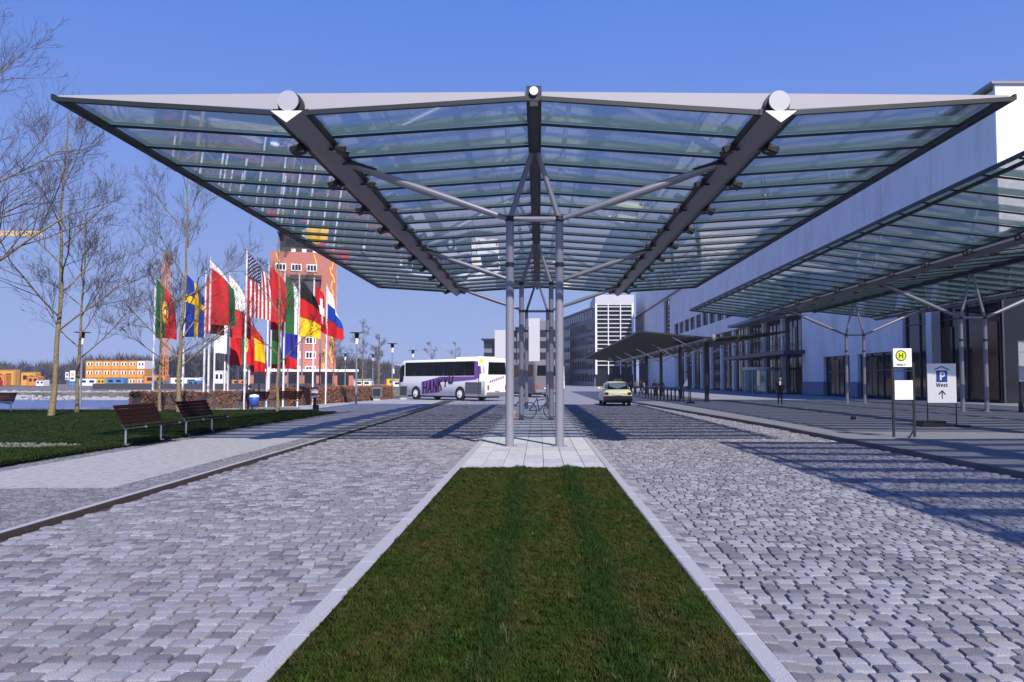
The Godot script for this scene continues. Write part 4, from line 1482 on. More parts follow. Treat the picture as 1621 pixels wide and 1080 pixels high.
func coach(called: String, label: String, at: Vector3, turn: float, body: Material, marks: bool, L := 11.8) -> Node3D:
	var o := thing(called, label, "coach", at, turn)
	var h := L / 2
	var b := MB.new()
	loft(b, [[-h, 1.16, 1.05, .42, 1.5, 3.28], [-h + .12, 1.23, 1.16, .34, 1.5, 3.42], [-h + .4, 1.25, 1.22, .32, 1.5, 3.46], [h - .9, 1.25, 1.22, .32, 1.5, 3.42], [h - .35, 1.22, 1.15, .32, 1.5, 3.30], [h - .02, 1.12, .95, .36, 1.5, 2.95], [h + .10, 1.02, .8, .40, 1.3, 2.2]])
	bld("body", b, body, o)
	b = MB.new()
	b.cbox(Vector3(-h + 2.6, 3.50, 0), Vector3(3.0, .18, 1.9), .06)
	bld("roof_unit", b, body, o)
	var gl: Material = mats.coach_glass
	for s in [-1, 1]:
		# side windows, one long dark band in seven panes
		var x := h - 1.15
		for k in 7:
			var w := 1.34
			b = MB.new()
			b.prism(Vector3(x - w + .03, 0, s * 1.235), Vector3(1, 0, 0), Vector3(0, 1, 0), PackedVector2Array([Vector2(0, 2.02), Vector2(w - .03, 2.02 + (.0)), Vector2(w - .03, 3.22), Vector2(0, 3.22)]), .016 * s if s > 0 else -.016)
			bld("window", b, gl, o)
			x -= w
		b = MB.new()
		b.prism(Vector3(h - 1.0, 0, s * 1.225), Vector3(1, 0, 0), Vector3(0, 1, 0), PackedVector2Array([Vector2(.0, 1.55), Vector2(.72, 1.45), Vector2(.62, 2.75), Vector2(.35, 3.0), Vector2(.0, 3.05)]), .016 * s)
		bld("cab_window", b, gl, o)
		b = MB.new()
		b.cbox(Vector3(-h + 1.5, 1.0, s * 1.245), Vector3(2.0, 1.0, .03), .008)
		bld("engine_grille", b, mats.beam_grey, o)
		b = MB.new()
		for k in 8:
			b.box(Vector3(-h + 1.5, .62 + k * .11, s * 1.265), Vector3(1.9, .03, .02))
		bld("louvre", b, mats.frame_dark, o.get_node("engine_grille"))
		for wx in [h - 2.7, -h + 3.15]:
			b = MB.new()
			b.tube(Vector3(wx, .52, s * 1.15), Vector3(wx, .52, s * 1.262), .62, .62, 24)
			bld("wheel_arch", b, mats.black, o)
			wheel(o, Vector3(wx, .50, s * 1.12), .50, .34, Vector3(0, 0, 1), mats.white_paint)
	# windscreen and rear window
	b = MB.new()
	b.quad(Vector3(h + .115, 1.35, -1.0), Vector3(h + .115, 1.35, 1.0), Vector3(h - .0, 2.88, .95), Vector3(h - .0, 2.88, -.95))
	bld("windscreen", b, gl, o)
	b = MB.new()
	b.prism(Vector3(-h - .008, 0, 0), Vector3(0, 0, 1), Vector3(0, 1, 0), PackedVector2Array([Vector2(-1.0, 2.1), Vector2(1.0, 2.1), Vector2(.93, 3.12), Vector2(-.93, 3.12)]), -.02)
	bld("rear_window", b, gl, o)
	for s in [-1, 1]:
		b = MB.new()
		b.cbox(Vector3(-h - .02, 1.05, s * .98), Vector3(.06, .4, .18), .02)
		bld("tail_light", b, mats.red, o)
		b = MB.new()
		b.chain([Vector3(h - .3, 3.0, s * 1.1), Vector3(h + .35, 3.1, s * 1.3), Vector3(h + .55, 2.7, s * 1.35)], [.035, .035, .03], 6)
		b.cbox(Vector3(h + .55, 2.45, s * 1.35), Vector3(.14, .45, .24), .04)
		bld("mirror", b, body, o)
	b = MB.new()
	b.cbox(Vector3(-h - .03, .55, 0), Vector3(.14, .28, 2.3), .04)
	bld("bumper", b, mats.beam_grey, o)
	boxpart("licence_plate", Vector3(-h - .09, .85, 0), Vector3(.02, .12, .52), mats.white_paint, o)
	boxpart("underbody", Vector3(0, .34, 0), Vector3(L - 1.6, .3, 2.1), mats.black, o)
	if marks:
		var pu := smat("purple", lin(.22, .09, .36), 0.4)
		var z := -1.258
		# purple sweep along the near side
		b = MB.new()
		b.prism(Vector3(0, 0, z), Vector3(1, 0, 0), Vector3(0, 1, 0), PackedVector2Array([Vector2(h - 3.5, 1.50), Vector2(h - 6.1, 1.96), Vector2(h - 10.45, 1.96), Vector2(h - 10.45, 3.2), Vector2(h - 11.15, 3.2), Vector2(h - 11.3, 2.0), Vector2(h - 10.6, 1.72), Vector2(h - 8.2, 1.55), Vector2(h - 6.0, 1.5), Vector2(h - 6.0, .62), Vector2(h - 3.6, .42)]), -.006)
		bld("purple_sweep", b, pu, o)
		# heavy slanted lettering H A N K Y U, strokes in a unit square
		var glyph := {"H": [[0, 0, 0, 1], [1, 0, 1, 1], [0, .5, 1, .5]], "A": [[0, 0, .5, 1], [1, 0, .5, 1], [.2, .35, .8, .35]], "N": [[0, 0, 0, 1], [0, 1, 1, 0], [1, 0, 1, 1]],
			"K": [[0, 0, 0, 1], [0, .45, 1, 1], [.3, .6, 1, 0]], "Y": [[0, 1, .5, .5], [1, 1, .5, .5], [.5, .5, .5, 0]], "U": [[0, 1, 0, .1], [0, .1, 1, .1], [1, .1, 1, 1]]}
		var word := "HANKYU"
		for i in 6:
			var lm := MB.new()
			var hh: float = [1.0, 1.02, 1.0, .92, .74, .60][i]
			var yb: float = [.50, .56, .66, .88, 1.14, 1.38][i]
			for k in glyph[word[i]]:
				var q := func(x: float, y: float) -> Vector3: return Vector3(h - 3.72 - i * .70 - x * .44 - y * .10, yb + y * hh, z - .010 - .003 * i)
				var pa: Vector3 = q.call(k[0], k[1])
				var pb: Vector3 = q.call(k[2], k[3])
				var ex := (pb - pa).normalized() * .05
				lm.bar(pa - ex, pb + ex, .006, .15, Vector3(0, 0, 1).cross(pb - pa).normalized())
			bld("letter", lm, mats.black, o)
		b = MB.new()
		b.prism(Vector3(0, 0, z), Vector3(1, 0, 0), Vector3(0, 1, 0), PackedVector2Array([Vector2(h - 5.2, .52), Vector2(h - 6.3, .78), Vector2(h - 6.3, .92), Vector2(h - 5.2, .66)]), -.006)
		bld("red_stripe", b, mats.red, o)
		b = MB.new()
		for k in 7:
			b.prism(Vector3(-h - .026, 0, 0), Vector3(0, 0, 1), Vector3(0, 1, 0), PackedVector2Array([Vector2(-.85 + k * .24, 1.42 + k * .06), Vector2(-.70 + k * .24, 1.46 + k * .06), Vector2(-.66 + k * .24, 1.66 + k * .06), Vector2(-.81 + k * .24, 1.62 + k * .06)]), -.006)
		bld("rear_lettering", b, pu, o)
	return o

func vehicles() -> void:
	smat("coach_white", lin(.88, .88, .88), 0.3)
	smat("coach_glass", lin(.008, .009, .011), 0.12)
	mats.coach_glass.metallic_specular = 0.28
	smat("coach_grey", lin(.17, .15, .17), 0.3)
	var turn := atan2(.69, -.724)
	coach("coach", "white coach with dark windows and a purple lettered sweep on its side", Vector3(-7.7, 0, -69.3), turn, mats.coach_white, true)
	coach("coach", "grey brown coach seen from behind, partly hidden behind the white lettered one", Vector3(-1.15, 0, -84.6), PI / 2 + .35, mats.coach_grey, false, 11.0)
	var c3 := coach("coach", "white coach with a red line, farthest of the three behind the canopy columns", Vector3(.35, 0, -101.0), PI / 2 + .3, mats.coach_white, false, 11.0)
	boxpart("red_line", Vector3(-5.53, 1.75, 0), Vector3(.02, .1, 2.2), mats.red, c3)
	taxi()

func taxi() -> void:
	smat("tail_red", lin(.14, .01, .01), .3)
	var cream := smat("taxi_cream", lin(.72, .71, .42), 0.3)
	var o := thing("taxi", "cream taxi estate car seen from behind with a yellow roof sign", "taxi", Vector3(5.02, 0.0, -53.0), PI / 2)
	o.scale = Vector3.ONE * 1.06
	# local +x is forward
	var b := MB.new()
	loft(b, [[-2.28, .80, .74, .34, .60, .78], [-2.2, .86, .80, .28, .62, .93], [-1.9, .87, .82, .26, .65, .98], [.9, .87, .82, .24, .65, .98], [1.9, .85, .76, .26, .62, .90], [2.2, .80, .70, .30, .58, .80], [2.32, .70, .62, .36, .55, .70]])
	bld("body", b, cream, o)
	b = MB.new()
	loft(b, [[-2.02, .74, .60, .93, .97, 1.0], [-1.78, .74, .58, .93, 1.0, 1.44], [-.2, .75, .60, .93, 1.0, 1.47], [.35, .74, .56, .93, 1.0, 1.42], [1.05, .72, .60, .90, .93, .97]])
	bld("cabin", b, cream, o)
	b = MB.new()
	b.quad(Vector3(-2.03, 1.0, .62), Vector3(-2.03, 1.0, -.62), Vector3(-1.81, 1.37, -.55), Vector3(-1.81, 1.37, .55))
	bld("rear_window", b, mats.dark_glass, o)
	for s in [-1, 1]:
		for w in [[-1.7, -.75], [-.68, .1], [.16, .75]]:
			b = MB.new()
			var top := 1.36 if w[1] < .5 else 1.2
			b.quad(Vector3(w[0], 1.0, s * .762), Vector3(w[1], 1.0, s * .762), Vector3(w[1] - .05, top, s * .665), Vector3(w[0] + .05, 1.37, s * .655))
			bld("side_window", b, mats.dark_glass, o)
		b = MB.new()
		b.cbox(Vector3(-2.27, .74, s * .68), Vector3(.07, .16, .22), .02)
		bld("tail_light", b, mats.tail_red, o)
		b = MB.new()
		b.cbox(Vector3(.55, 1.04, s * .93), Vector3(.12, .12, .18), .03)
		bld("mirror", b, cream, o)
		for wx in [-1.4, 1.4]:
			wheel(o, Vector3(wx, .31, s * .74), .31, .2, Vector3(0, 0, 1), mats.steel_pale)
	b = MB.new()
	b.cbox(Vector3(-2.30, .43, 0), Vector3(.16, .36, 1.70), .05)
	bld("bumper", b, mats.black, o)
	boxpart("licence_plate", Vector3(-2.30, .70, 0), Vector3(.05, .11, .50), mats.white_paint, o)
	boxpart("windscreen_edge", Vector3(-1.80, 1.40, 0), Vector3(.05, .05, 1.05), cream, o)
	boxpart("underbody", Vector3(0, .26, 0), Vector3(3.9, .16, 1.4), mats.black, o)
	var sg := boxpart("roof_sign", Vector3(-.5, 1.57, .18), Vector3(.16, .14, .42), mats.yellow, o, .03)
	text_mesh("TAXI", .10, mats.black, sg, Transform3D(Basis(Vector3(0, 0, 1), Vector3(0, 1, 0), Vector3(-1, 0, 0)), Vector3(-.584, 1.57, .18)), "lettering")

func text_mesh(s: String, height: float, m: Material, parent: Node, t: Transform3D, called := "lettering") -> void:
	var tm := TextMesh.new()
	tm.text = s
	var fo := SystemFont.new()
	fo.font_names = PackedStringArray(["Droid Sans"])
	fo.font_weight = 700
	tm.font = fo
	tm.font_size = 64
	tm.pixel_size = height / 47.0
	tm.depth = .006
	var l := inst(called, tm, m, parent)
	l.transform = t

# ---------------------------------------------------------------- street furniture
func bench(label: String, at: Vector3, turn: float) -> Node3D:
	# sits facing local +x, two metres long along z
	var wood_m: Material = mats.bench_wood
	var o := thing("bench", label, "bench", at, turn, "slatted benches on the lawn edge")
	for s in [-1, 1]:
		var b := MB.new()
		b.chain([Vector3(0, 0, s * .88), Vector3(0, .36, s * .88)], [.028, .028], 8)
		b.chain([Vector3(-.27, .93, s * .88), Vector3(-.20, .74, s * .88), Vector3(-.08, .47, s * .88), Vector3(0, .36, s * .88), Vector3(.10, .40, s * .88), Vector3(.42, .44, s * .88), Vector3(.50, .43, s * .88)], [.022, .022, .024, .026, .024, .022, .022], 8)
		b.tube(Vector3(0, 0, s * .88), Vector3(0, .015, s * .88), .09, .09, 10)
		bld("leg", b, mats.chrome, o)
	for k in 5:
		var b := MB.new()
		b.cbox(Vector3(.03 + k * .095, .435 + k * .006, 0), Vector3(.085, .03, 2.0), .006)
		bld("seat_slat", b, wood_m, o)
	for k in 5:
		var b := MB.new()
		var f := k / 4.0
		b.cbox(Vector3(-.045 - f * .185, .53 + f * .36, 0), Vector3(.03, .088, 2.0), .006, Basis(Vector3(0, 0, 1), .46))
		bld("back_slat", b, wood_m, o)
	return o

func lamp_post(label: String, at: Vector3, h: float) -> void:
	var o := thing("street_lamp", label, "street lamp", at, 0.0, "street lamps with flat reflectors along the far road")
	var b := MB.new()
	b.tube(Vector3.ZERO, Vector3(0, h - .75, 0), .075, .05, 12)
	bld("post", b, mats.steel, o)
	b = MB.new()
	b.tube(Vector3(0, h - .75, 0), Vector3(0, h - .35, 0), .10, .13, 12)
	bld("lantern", b, mats.white_paint, o)
	b = MB.new()
	b.tube(Vector3(0, h - .35, 0), Vector3(0, h - .02, 0), .13, .16, 12)
	bld("housing", b, mats.steel_dark, o)
	b = MB.new()
	b.lathe(Vector3(0, h, 0), [Vector2(.01, -.01), Vector2(.48, .01), Vector2(.48, .04), Vector2(.01, .06)], 20)
	bld("reflector", b, mats.steel_dark, o)

func ring(b: MB, c: Vector3, ro: float, ri: float, depth: float, n := 28) -> void:
	for k in n:
		var a := TAU * k / n
		var e := TAU * (k + 1) / n
		var P := func(r: float, t: float, z: float) -> Vector3: return c + Vector3(cos(t) * r, sin(t) * r, z)
		b.quad(P.call(ri, a, depth), P.call(ro, a, depth), P.call(ro, e, depth), P.call(ri, e, depth))
		b.quad(P.call(ro, a, 0), P.call(ro, e, 0), P.call(ro, e, depth), P.call(ro, a, depth))

func furniture() -> void:
	var wm := smat("bench_wood", lin(.034, .010, .009), 0.85)
	wm.metallic_specular = 0.2
	tri_tex(wm, ntex(31, 0.03, [[0.0, Color(.6, .55, .55)], [1.0, Color(1, 1, 1)]], 256, 4), 1.2)
	bench("dark red slatted bench with chrome legs, nearest on the lawn edge", Vector3(-9.75, .09, -19.75), 0)
	bench("dark red slatted bench on the lawn edge, second one behind the nearest", Vector3(-9.85, .09, -23.2), 0)
	bench("dark slatted bench at the left edge of the picture facing the water", Vector3(-26.6, .09, -39.0), -PI / 2 - .1)
	bench("dark bench before the hedge with a seated person, left of the blue bin", Vector3(-15.6, .09, -43.6), -PI / 2 - .5)
	bench("dark empty bench before the hedge, right of the blue bin", Vector3(-14.2, .09, -45.0), -PI / 2 - .5)

	# blue litter bin
	var o := thing("litter_bin", "blue litter bin with a white lid between two benches before the hedge", "litter bin", Vector3(-15.05, .05, -42.2))
	var b := MB.new()
	b.lathe(Vector3.ZERO, [Vector2(.02, .18), Vector2(.22, .2), Vector2(.27, .68), Vector2(.25, .70)], 16)
	bld("barrel", b, mats.blue, o)
	b = MB.new()
	b.lathe(Vector3.ZERO, [Vector2(.25, .70), Vector2(.22, .80), Vector2(.01, .84)], 16)
	bld("lid", b, mats.white_paint, o)
	b = MB.new()
	for s in [-1, 1]:
		b.tube(Vector3(s * .14, 0, 0), Vector3(s * .14, .3, 0), .02, .02, 6)
	bld("stand", b, mats.steel_pale, o)

	# lamp bollard with red and white bands
	o = thing("lamp_bollard", "short grey lamp bollard with a red and white banded head at the lawn tip", "bollard", Vector3(-10.95, .07, -39.0))
	b = MB.new()
	b.cbox(Vector3(.06, .18, .0), Vector3(.26, .36, .22), .03)
	b.tube(Vector3.ZERO, Vector3(0, .72, 0), .075, .07, 12)
	bld("post", b, mats.steel_dark, o)
	for k in 4:
		b = MB.new()
		b.tube(Vector3(0, .72 + k * .105, 0), Vector3(0, .825 + k * .105, 0), .185, .185, 18)
		bld("band", b, mats.red if k == 1 else mats.white_paint if k % 2 == 0 else mats.orange if k == 1 else mats.steel_pale, o)
	b = MB.new()
	b.lathe(Vector3(0, 1.14, 0), [Vector2(.20, 0), Vector2(.18, .06), Vector2(.01, .10)], 18)
	bld("cap", b, mats.steel_dark, o)

	# street lamps
	lamp_post("tallest looking street lamp with a flat reflector right of the brick tower", Vector3(-12.25, .05, -53.5), 4.75)
	lamp_post("second street lamp with a flat reflector, left of the coach front", Vector3(-12.7, .05, -69.0), 4.75)
	lamp_post("third street lamp with a flat reflector just above the coach front", Vector3(-13.3, .05, -84.0), 4.75)
	lamp_post("distant street lamp beyond the hedge close to the brick tower", Vector3(-22.6, .0, -93.0), 4.75)
	lamp_post("distant street lamp among the young bare trees", Vector3(-20.0, .0, -96.0), 4.75)
	lamp_post("slim street lamp behind the second bare trunk by the water", Vector3(-29.0, .05, -50.5), 4.6)
	# slim poles across the water
	for q in [[-74.0, 100.0, 6.8, "slim grey pole across the water right of the notice boards"], [-92.0, 125.0, 7.0, "slim grey pole across the water left of the mottled trunk"], [-103.0, 122.0, 7.8, "slim grey pole across the water near the left edge"], [-57.0, 120.0, 6.0, "slim grey pole before the dark fence left of the hedge"]]:
		o = thing("light_pole", q[3], "pole", Vector3(q[0], .3, -q[1]))
		b = MB.new()
		b.tube(Vector3.ZERO, Vector3(0, q[2], 0), .12, .09, 8)
		bld("shaft", b, mats.steel, o)
		b = MB.new()
		b.cbox(Vector3(.15, q[2] + .05, 0), Vector3(.7, .14, .3), .04)
		bld("head", b, mats.steel_pale, o)
	# grey cabinets by the far kerb
	for q in [[-12.7, 62.5, .75, 1.0, "grey steel cabinet on the far pavement left of the second street lamp"], [-11.3, 66.5, .7, 1.15, "grey steel cabinet on the far pavement against the coach front"]]:
		o = thing("steel_cabinet", q[4], "cabinet", Vector3(q[0], .05, -q[1]), .2)
		boxpart("body", Vector3(0, q[3] / 2 + .12, 0), Vector3(q[2], q[3] - .2, .5), mats.office_grey, o, .04)
		boxpart("foot", Vector3(0, .08, 0), Vector3(q[2] * .7, .16, .4), mats.steel_pale, o)
		boxpart("door", Vector3(0, q[3] / 2 + .14, .262), Vector3(q[2] * .8, q[3] - .4, .02), mats.steel_dark, o)

	# bus stop sign with H disc, and its lower plate
	o = thing("bus_stop_sign", "tall two-post bus stop sign with a yellow H disc over a blank plate", "sign", Vector3(9.82, .09, -21.5))
	for s in [-1, 1]:
		b = MB.new()
		b.box(Vector3(s * .28, (1.02 if s < 0 else 1.0), 0), Vector3(.055, 2.04 if s < 0 else 2.0, .055))
		bld("post", b, mats.steel_dark, o)
	for y in [1.86, 1.78, 1.52]:
		b = MB.new()
		b.box(Vector3(0, y, 0), Vector3(.51, .03 if y > 1.6 else .02, .04))
		bld("crossbar", b, mats.steel_dark, o)
	boxpart("board", Vector3(-.02, 2.13, .03), Vector3(.50, .50, .03), mats.sign_white if mats.has("sign_white") else smat("sign_white", lin(.88, .88, .88), .4), o, .006)
	var bd: Node = o.get_node("board")
	var yel := smat("sign_yellow", lin(.85, .68, .02), .4)
	var grn := smat("sign_green", lin(.01, .16, .06), .4)
	b = MB.new()
	b.tube(Vector3(-.06, 2.19, .04), Vector3(-.06, 2.19, .050), .125, .125, 28)
	bld("disc", b, yel, bd)
	b = MB.new()
	ring(b, Vector3(-.06, 2.19, .044), .148, .118, .010)
	bld("ring", b, grn, bd)
	b = MB.new()
	b.box(Vector3(-.06, 2.19, .056), Vector3(.09, .026, .008))
	for s in [-1, 1]: b.box(Vector3(-.06 + s * .045, 2.19, .057), Vector3(.026, .14, .008))
	bld("letter", b, grn, bd)
	text_mesh("West 3", .055, mats.black, bd, Transform3D(Basis.IDENTITY, Vector3(-.06, 1.945, .049)))
	boxpart("plate", Vector3(0, 1.26, .03), Vector3(.49, .52, .025), mats.sign_white, o, .005)
	b = MB.new()
	b.bar(Vector3(-.02, .02, .35), Vector3(.27, .22, .02), .035, .035)
	bld("brace", b, mats.steel_dark, o)

	# parking sign
	o = thing("parking_sign", "white parking sign reading P West with an upward arrow on thin legs", "sign", Vector3(13.32, .09, -26.4))
	for s in [-1, 1]:
		b = MB.new()
		b.box(Vector3(s * .475, 1.04, 0), Vector3(.03, 2.08, .03))
		bld("leg", b, mats.steel_dark, o)
		b = MB.new()
		b.cbox(Vector3(s * .475 + (.1 if s < 0 else 0.0), (.10 if s < 0 else .025), 0), Vector3(.78 if s < 0 else .74, .19 if s < 0 else .05, .5), .02)
		bld("foot", b, mats.black, o)
	boxpart("board", Vector3(0, 1.43, .03), Vector3(.96, 1.30, .03), mats.sign_white, o, .006)
	bd = o.get_node("board")
	var bluem := smat("sign_blue", lin(.02, .07, .36), .4)
	b = MB.new()
	b.box(Vector3(0, 1.66, .049), Vector3(.36, .38, .008))
	b.prism(Vector3(0, 0, .045), Vector3(1, 0, 0), Vector3(0, 1, 0), PackedVector2Array([Vector2(-.24, 1.86), Vector2(0, 1.965), Vector2(.24, 1.86), Vector2(.24, 1.895), Vector2(0, 2.0), Vector2(-.24, 1.895)]), .008)
	bld("emblem", b, bluem, bd)
	text_mesh("P", .28, mats.sign_white, bd, Transform3D(Basis.IDENTITY, Vector3(.01, 1.66, .056)), "letter")
	text_mesh("West", .12, mats.black, bd, Transform3D(Basis.IDENTITY, Vector3(0, 1.37, .049)))
	b = MB.new()
	b.box(Vector3(0, 1.03, .049), Vector3(.032, .22, .008))
	for s in [-1, 1]:
		b.bar(Vector3(s * .11, 1.06, .049), Vector3(0, 1.185, .049), .009, .036)
	bld("arrow", b, mats.black, bd)

	# information board at the right edge
	o = thing("information_board", "grey information board with a faint plan on one dark post at the right edge", "sign", Vector3(22.95, .09, -38.0))
	b = MB.new()
	b.tube(Vector3.ZERO, Vector3(0, 3.4, 0), .07, .07, 12)
	b.tube(Vector3.ZERO, Vector3(0, .5, 0), .11, .11, 12)
	bld("post", b, mats.steel_dark, o)
	smat("board_grey", lin(.50, .51, .56), .6)
	boxpart("panel", Vector3(.75, 2.45, .05), Vector3(1.7, 1.95, .06), mats.board_grey, o, .01)
	b = MB.new()
	for k in 4:
		b.box(Vector3(.35 + k * .28, 2.2 + (k % 3) * .12, .084), Vector3(.2, .5 + (k % 2) * .2, .006))
	b.box(Vector3(.75, 2.88, .084), Vector3(1.6, .02, .006))
	b.box(Vector3(.6, 3.12, .084), Vector3(.35, .18, .006))
	bld("plan", b, mats.office_grey, o.get_node("panel"))

	# bollards
	for i in 12:
		var x := 9.67 + i * .055
		var d := 72.3 - i * 1.42
		var c := thing("bollard", "slim dark bollard, %s of the row along the right-hand kerb" % ["farthest", "second farthest", "third farthest", "fourth farthest", "fifth farthest", "sixth farthest", "sixth nearest", "fifth nearest", "fourth nearest", "third nearest", "second nearest", "nearest"][i], "bollard", Vector3(x, .06, -d), 0.0, "bollards along the right-hand kerb")
		b = MB.new()
		b.tube(Vector3.ZERO, Vector3(0, 1.02, 0), .06, .06, 10)
		bld("post", b, mats.steel_dark, c)
		b = MB.new()
		b.lathe(Vector3(0, 1.02, 0), [Vector2(.065, 0), Vector2(.05, .05), Vector2(.01, .07)], 10)
		bld("cap", b, mats.steel, c)
	o = thing("bollard", "loose dark marker post on a flat foot just before the bollard row", "bollard", Vector3(10.05, .09, -53.0))
	b = MB.new()
	b.tube(Vector3.ZERO, Vector3(0, 1.0, 0), .05, .05, 10)
	bld("post", b, mats.steel_dark, o)
	boxpart("foot", Vector3(0, .06, 0), Vector3(.55, .12, .4), mats.black, o, .03)
	# small dark object on the pavement
	o = thing("stone", "small dark lump lying alone on the smooth right-hand pavement", "stone", Vector3(12.2, .09, -31.0))
	b = MB.new()
	b.cbox(Vector3(0, .08, 0), Vector3(.2, .17, .18), .05, Basis(Vector3.UP, .5))
	bld("lump", b, mats.black, o)
	# stand with an advertising plate and lamp at far right
	o = thing("poster_stand", "small framed poster stand behind the bollards with a white wedge on it", "sign", Vector3(11.4, .09, -62.5))
	b = MB.new()
	for s in [-1, 1]:
		b.box(Vector3(s * .3, 1.1, 0), Vector3(.05, 2.2, .05))
	b.box(Vector3(0, 2.18, 0), Vector3(.65, .05, .05))
	b.box(Vector3(0, 1.0, 0), Vector3(.65, .05, .05))
	bld("frame", b, mats.steel_dark, o)
	b = MB.new()
	b.prism(Vector3(0, 0, .03), Vector3(1, 0, 0), Vector3(0, 1, 0), PackedVector2Array([Vector2(-.1, 1.1), Vector2(.25, 1.1), Vector2(.25, 1.75)]), .01)
	bld("poster", b, mats.sign_white, o)

	# bus stop signs before the coach
	o = thing("bus_stop_sign", "narrow bus stop sign with a yellow plate standing before the white coach", "sign", Vector3(-4.4, 0, -61.0))
	b = MB.new()
	for s in [-1, 1]:
		b.box(Vector3(s * .2, 1.35, 0), Vector3(.05, 2.7, .05))
	bld("post", b, mats.steel_dark, o)
	boxpart("board", Vector3(0, 3.05, .02), Vector3(.5, .62, .04), mats.sign_white, o, .008)
	b = MB.new()
	b.tube(Vector3(0, 3.1, .04), Vector3(0, 3.1, .055), .16, .16, 18)
	bld("disc", b, yel, o.get_node("board"))
	boxpart("plate", Vector3(.05, 1.85, .04), Vector3(.36, .55, .03), mats.sign_white, o, .008)
	# folded bicycle against the second column pair
	bicycle()
	# orange hydrant marker
	o = thing("marker_cone", "small orange traffic cone beside the second pair of columns", "cone", Vector3(-1.1, .05, -33.5))
	b = MB.new()
	b.lathe(Vector3.ZERO, [Vector2(.17, 0), Vector2(.17, .03), Vector2(.13, .04), Vector2(.04, .48), Vector2(.01, .5)], 14)
	bld("cone", b, mats.orange, o)
	b = MB.new()
	b.lathe(Vector3.ZERO, [Vector2(.10, .2), Vector2(.078, .3)], 14)
	bld("band", b, mats.white_paint, o)

func bicycle() -> void:
	var o := thing("bicycle", "dark bicycle leaning between the second pair of canopy columns", "bicycle", Vector3(.05, .05, -32.6), .5)
	for s in [-1, 1]:
		var b := MB.new()
		var n := 20
		for k in n:
			var a := TAU * k / n
			var e := TAU * (k + 1) / n
			b.tube(Vector3(s * .5 + cos(a) * .33, .35 + sin(a) * .33, 0), Vector3(s * .5 + cos(e) * .33, .35 + sin(e) * .33, 0), .018, .018, 5, false)
		var w := bld("wheel", b, mats.rubber, o)
		b = MB.new()
		for k in 10:
			var a := TAU * k / 10
			b.tube(Vector3(s * .5, .35, 0), Vector3(s * .5 + cos(a) * .32, .35 + sin(a) * .32, 0), .004, .004, 3, false)
		bld("spoke", b, mats.steel_pale, w)
	var f := MB.new()
	for q in [[Vector3(-.5, .35, 0), Vector3(-.15, .8, 0)], [Vector3(-.15, .85, 0), Vector3(-.05, .32, 0)], [Vector3(-.5, .35, 0), Vector3(-.05, .32, 0)], [Vector3(-.13, .75, 0), Vector3(.36, .82, 0)], [Vector3(-.05, .32, 0), Vector3(.37, .76, 0)], [Vector3(.33, .95, 0), Vector3(.5, .35, 0)]]:
		f.tube(q[0], q[1], .018, .018, 7)
	bld("frame", f, mats.steel_dark, o)
	f = MB.new()
	f.cbox(Vector3(-.17, .90, 0), Vector3(.26, .06, .14), .02)
	bld("saddle", f, mats.black, o)
	f = MB.new()
	f.chain([Vector3(.25, 1.02, -.28), Vector3(.36, 1.0, -.08), Vector3(.36, 1.0, .08), Vector3(.25, 1.02, .28)], [.014, .014, .014, .014], 6)
	bld("handlebar", f, mats.steel_pale, o)
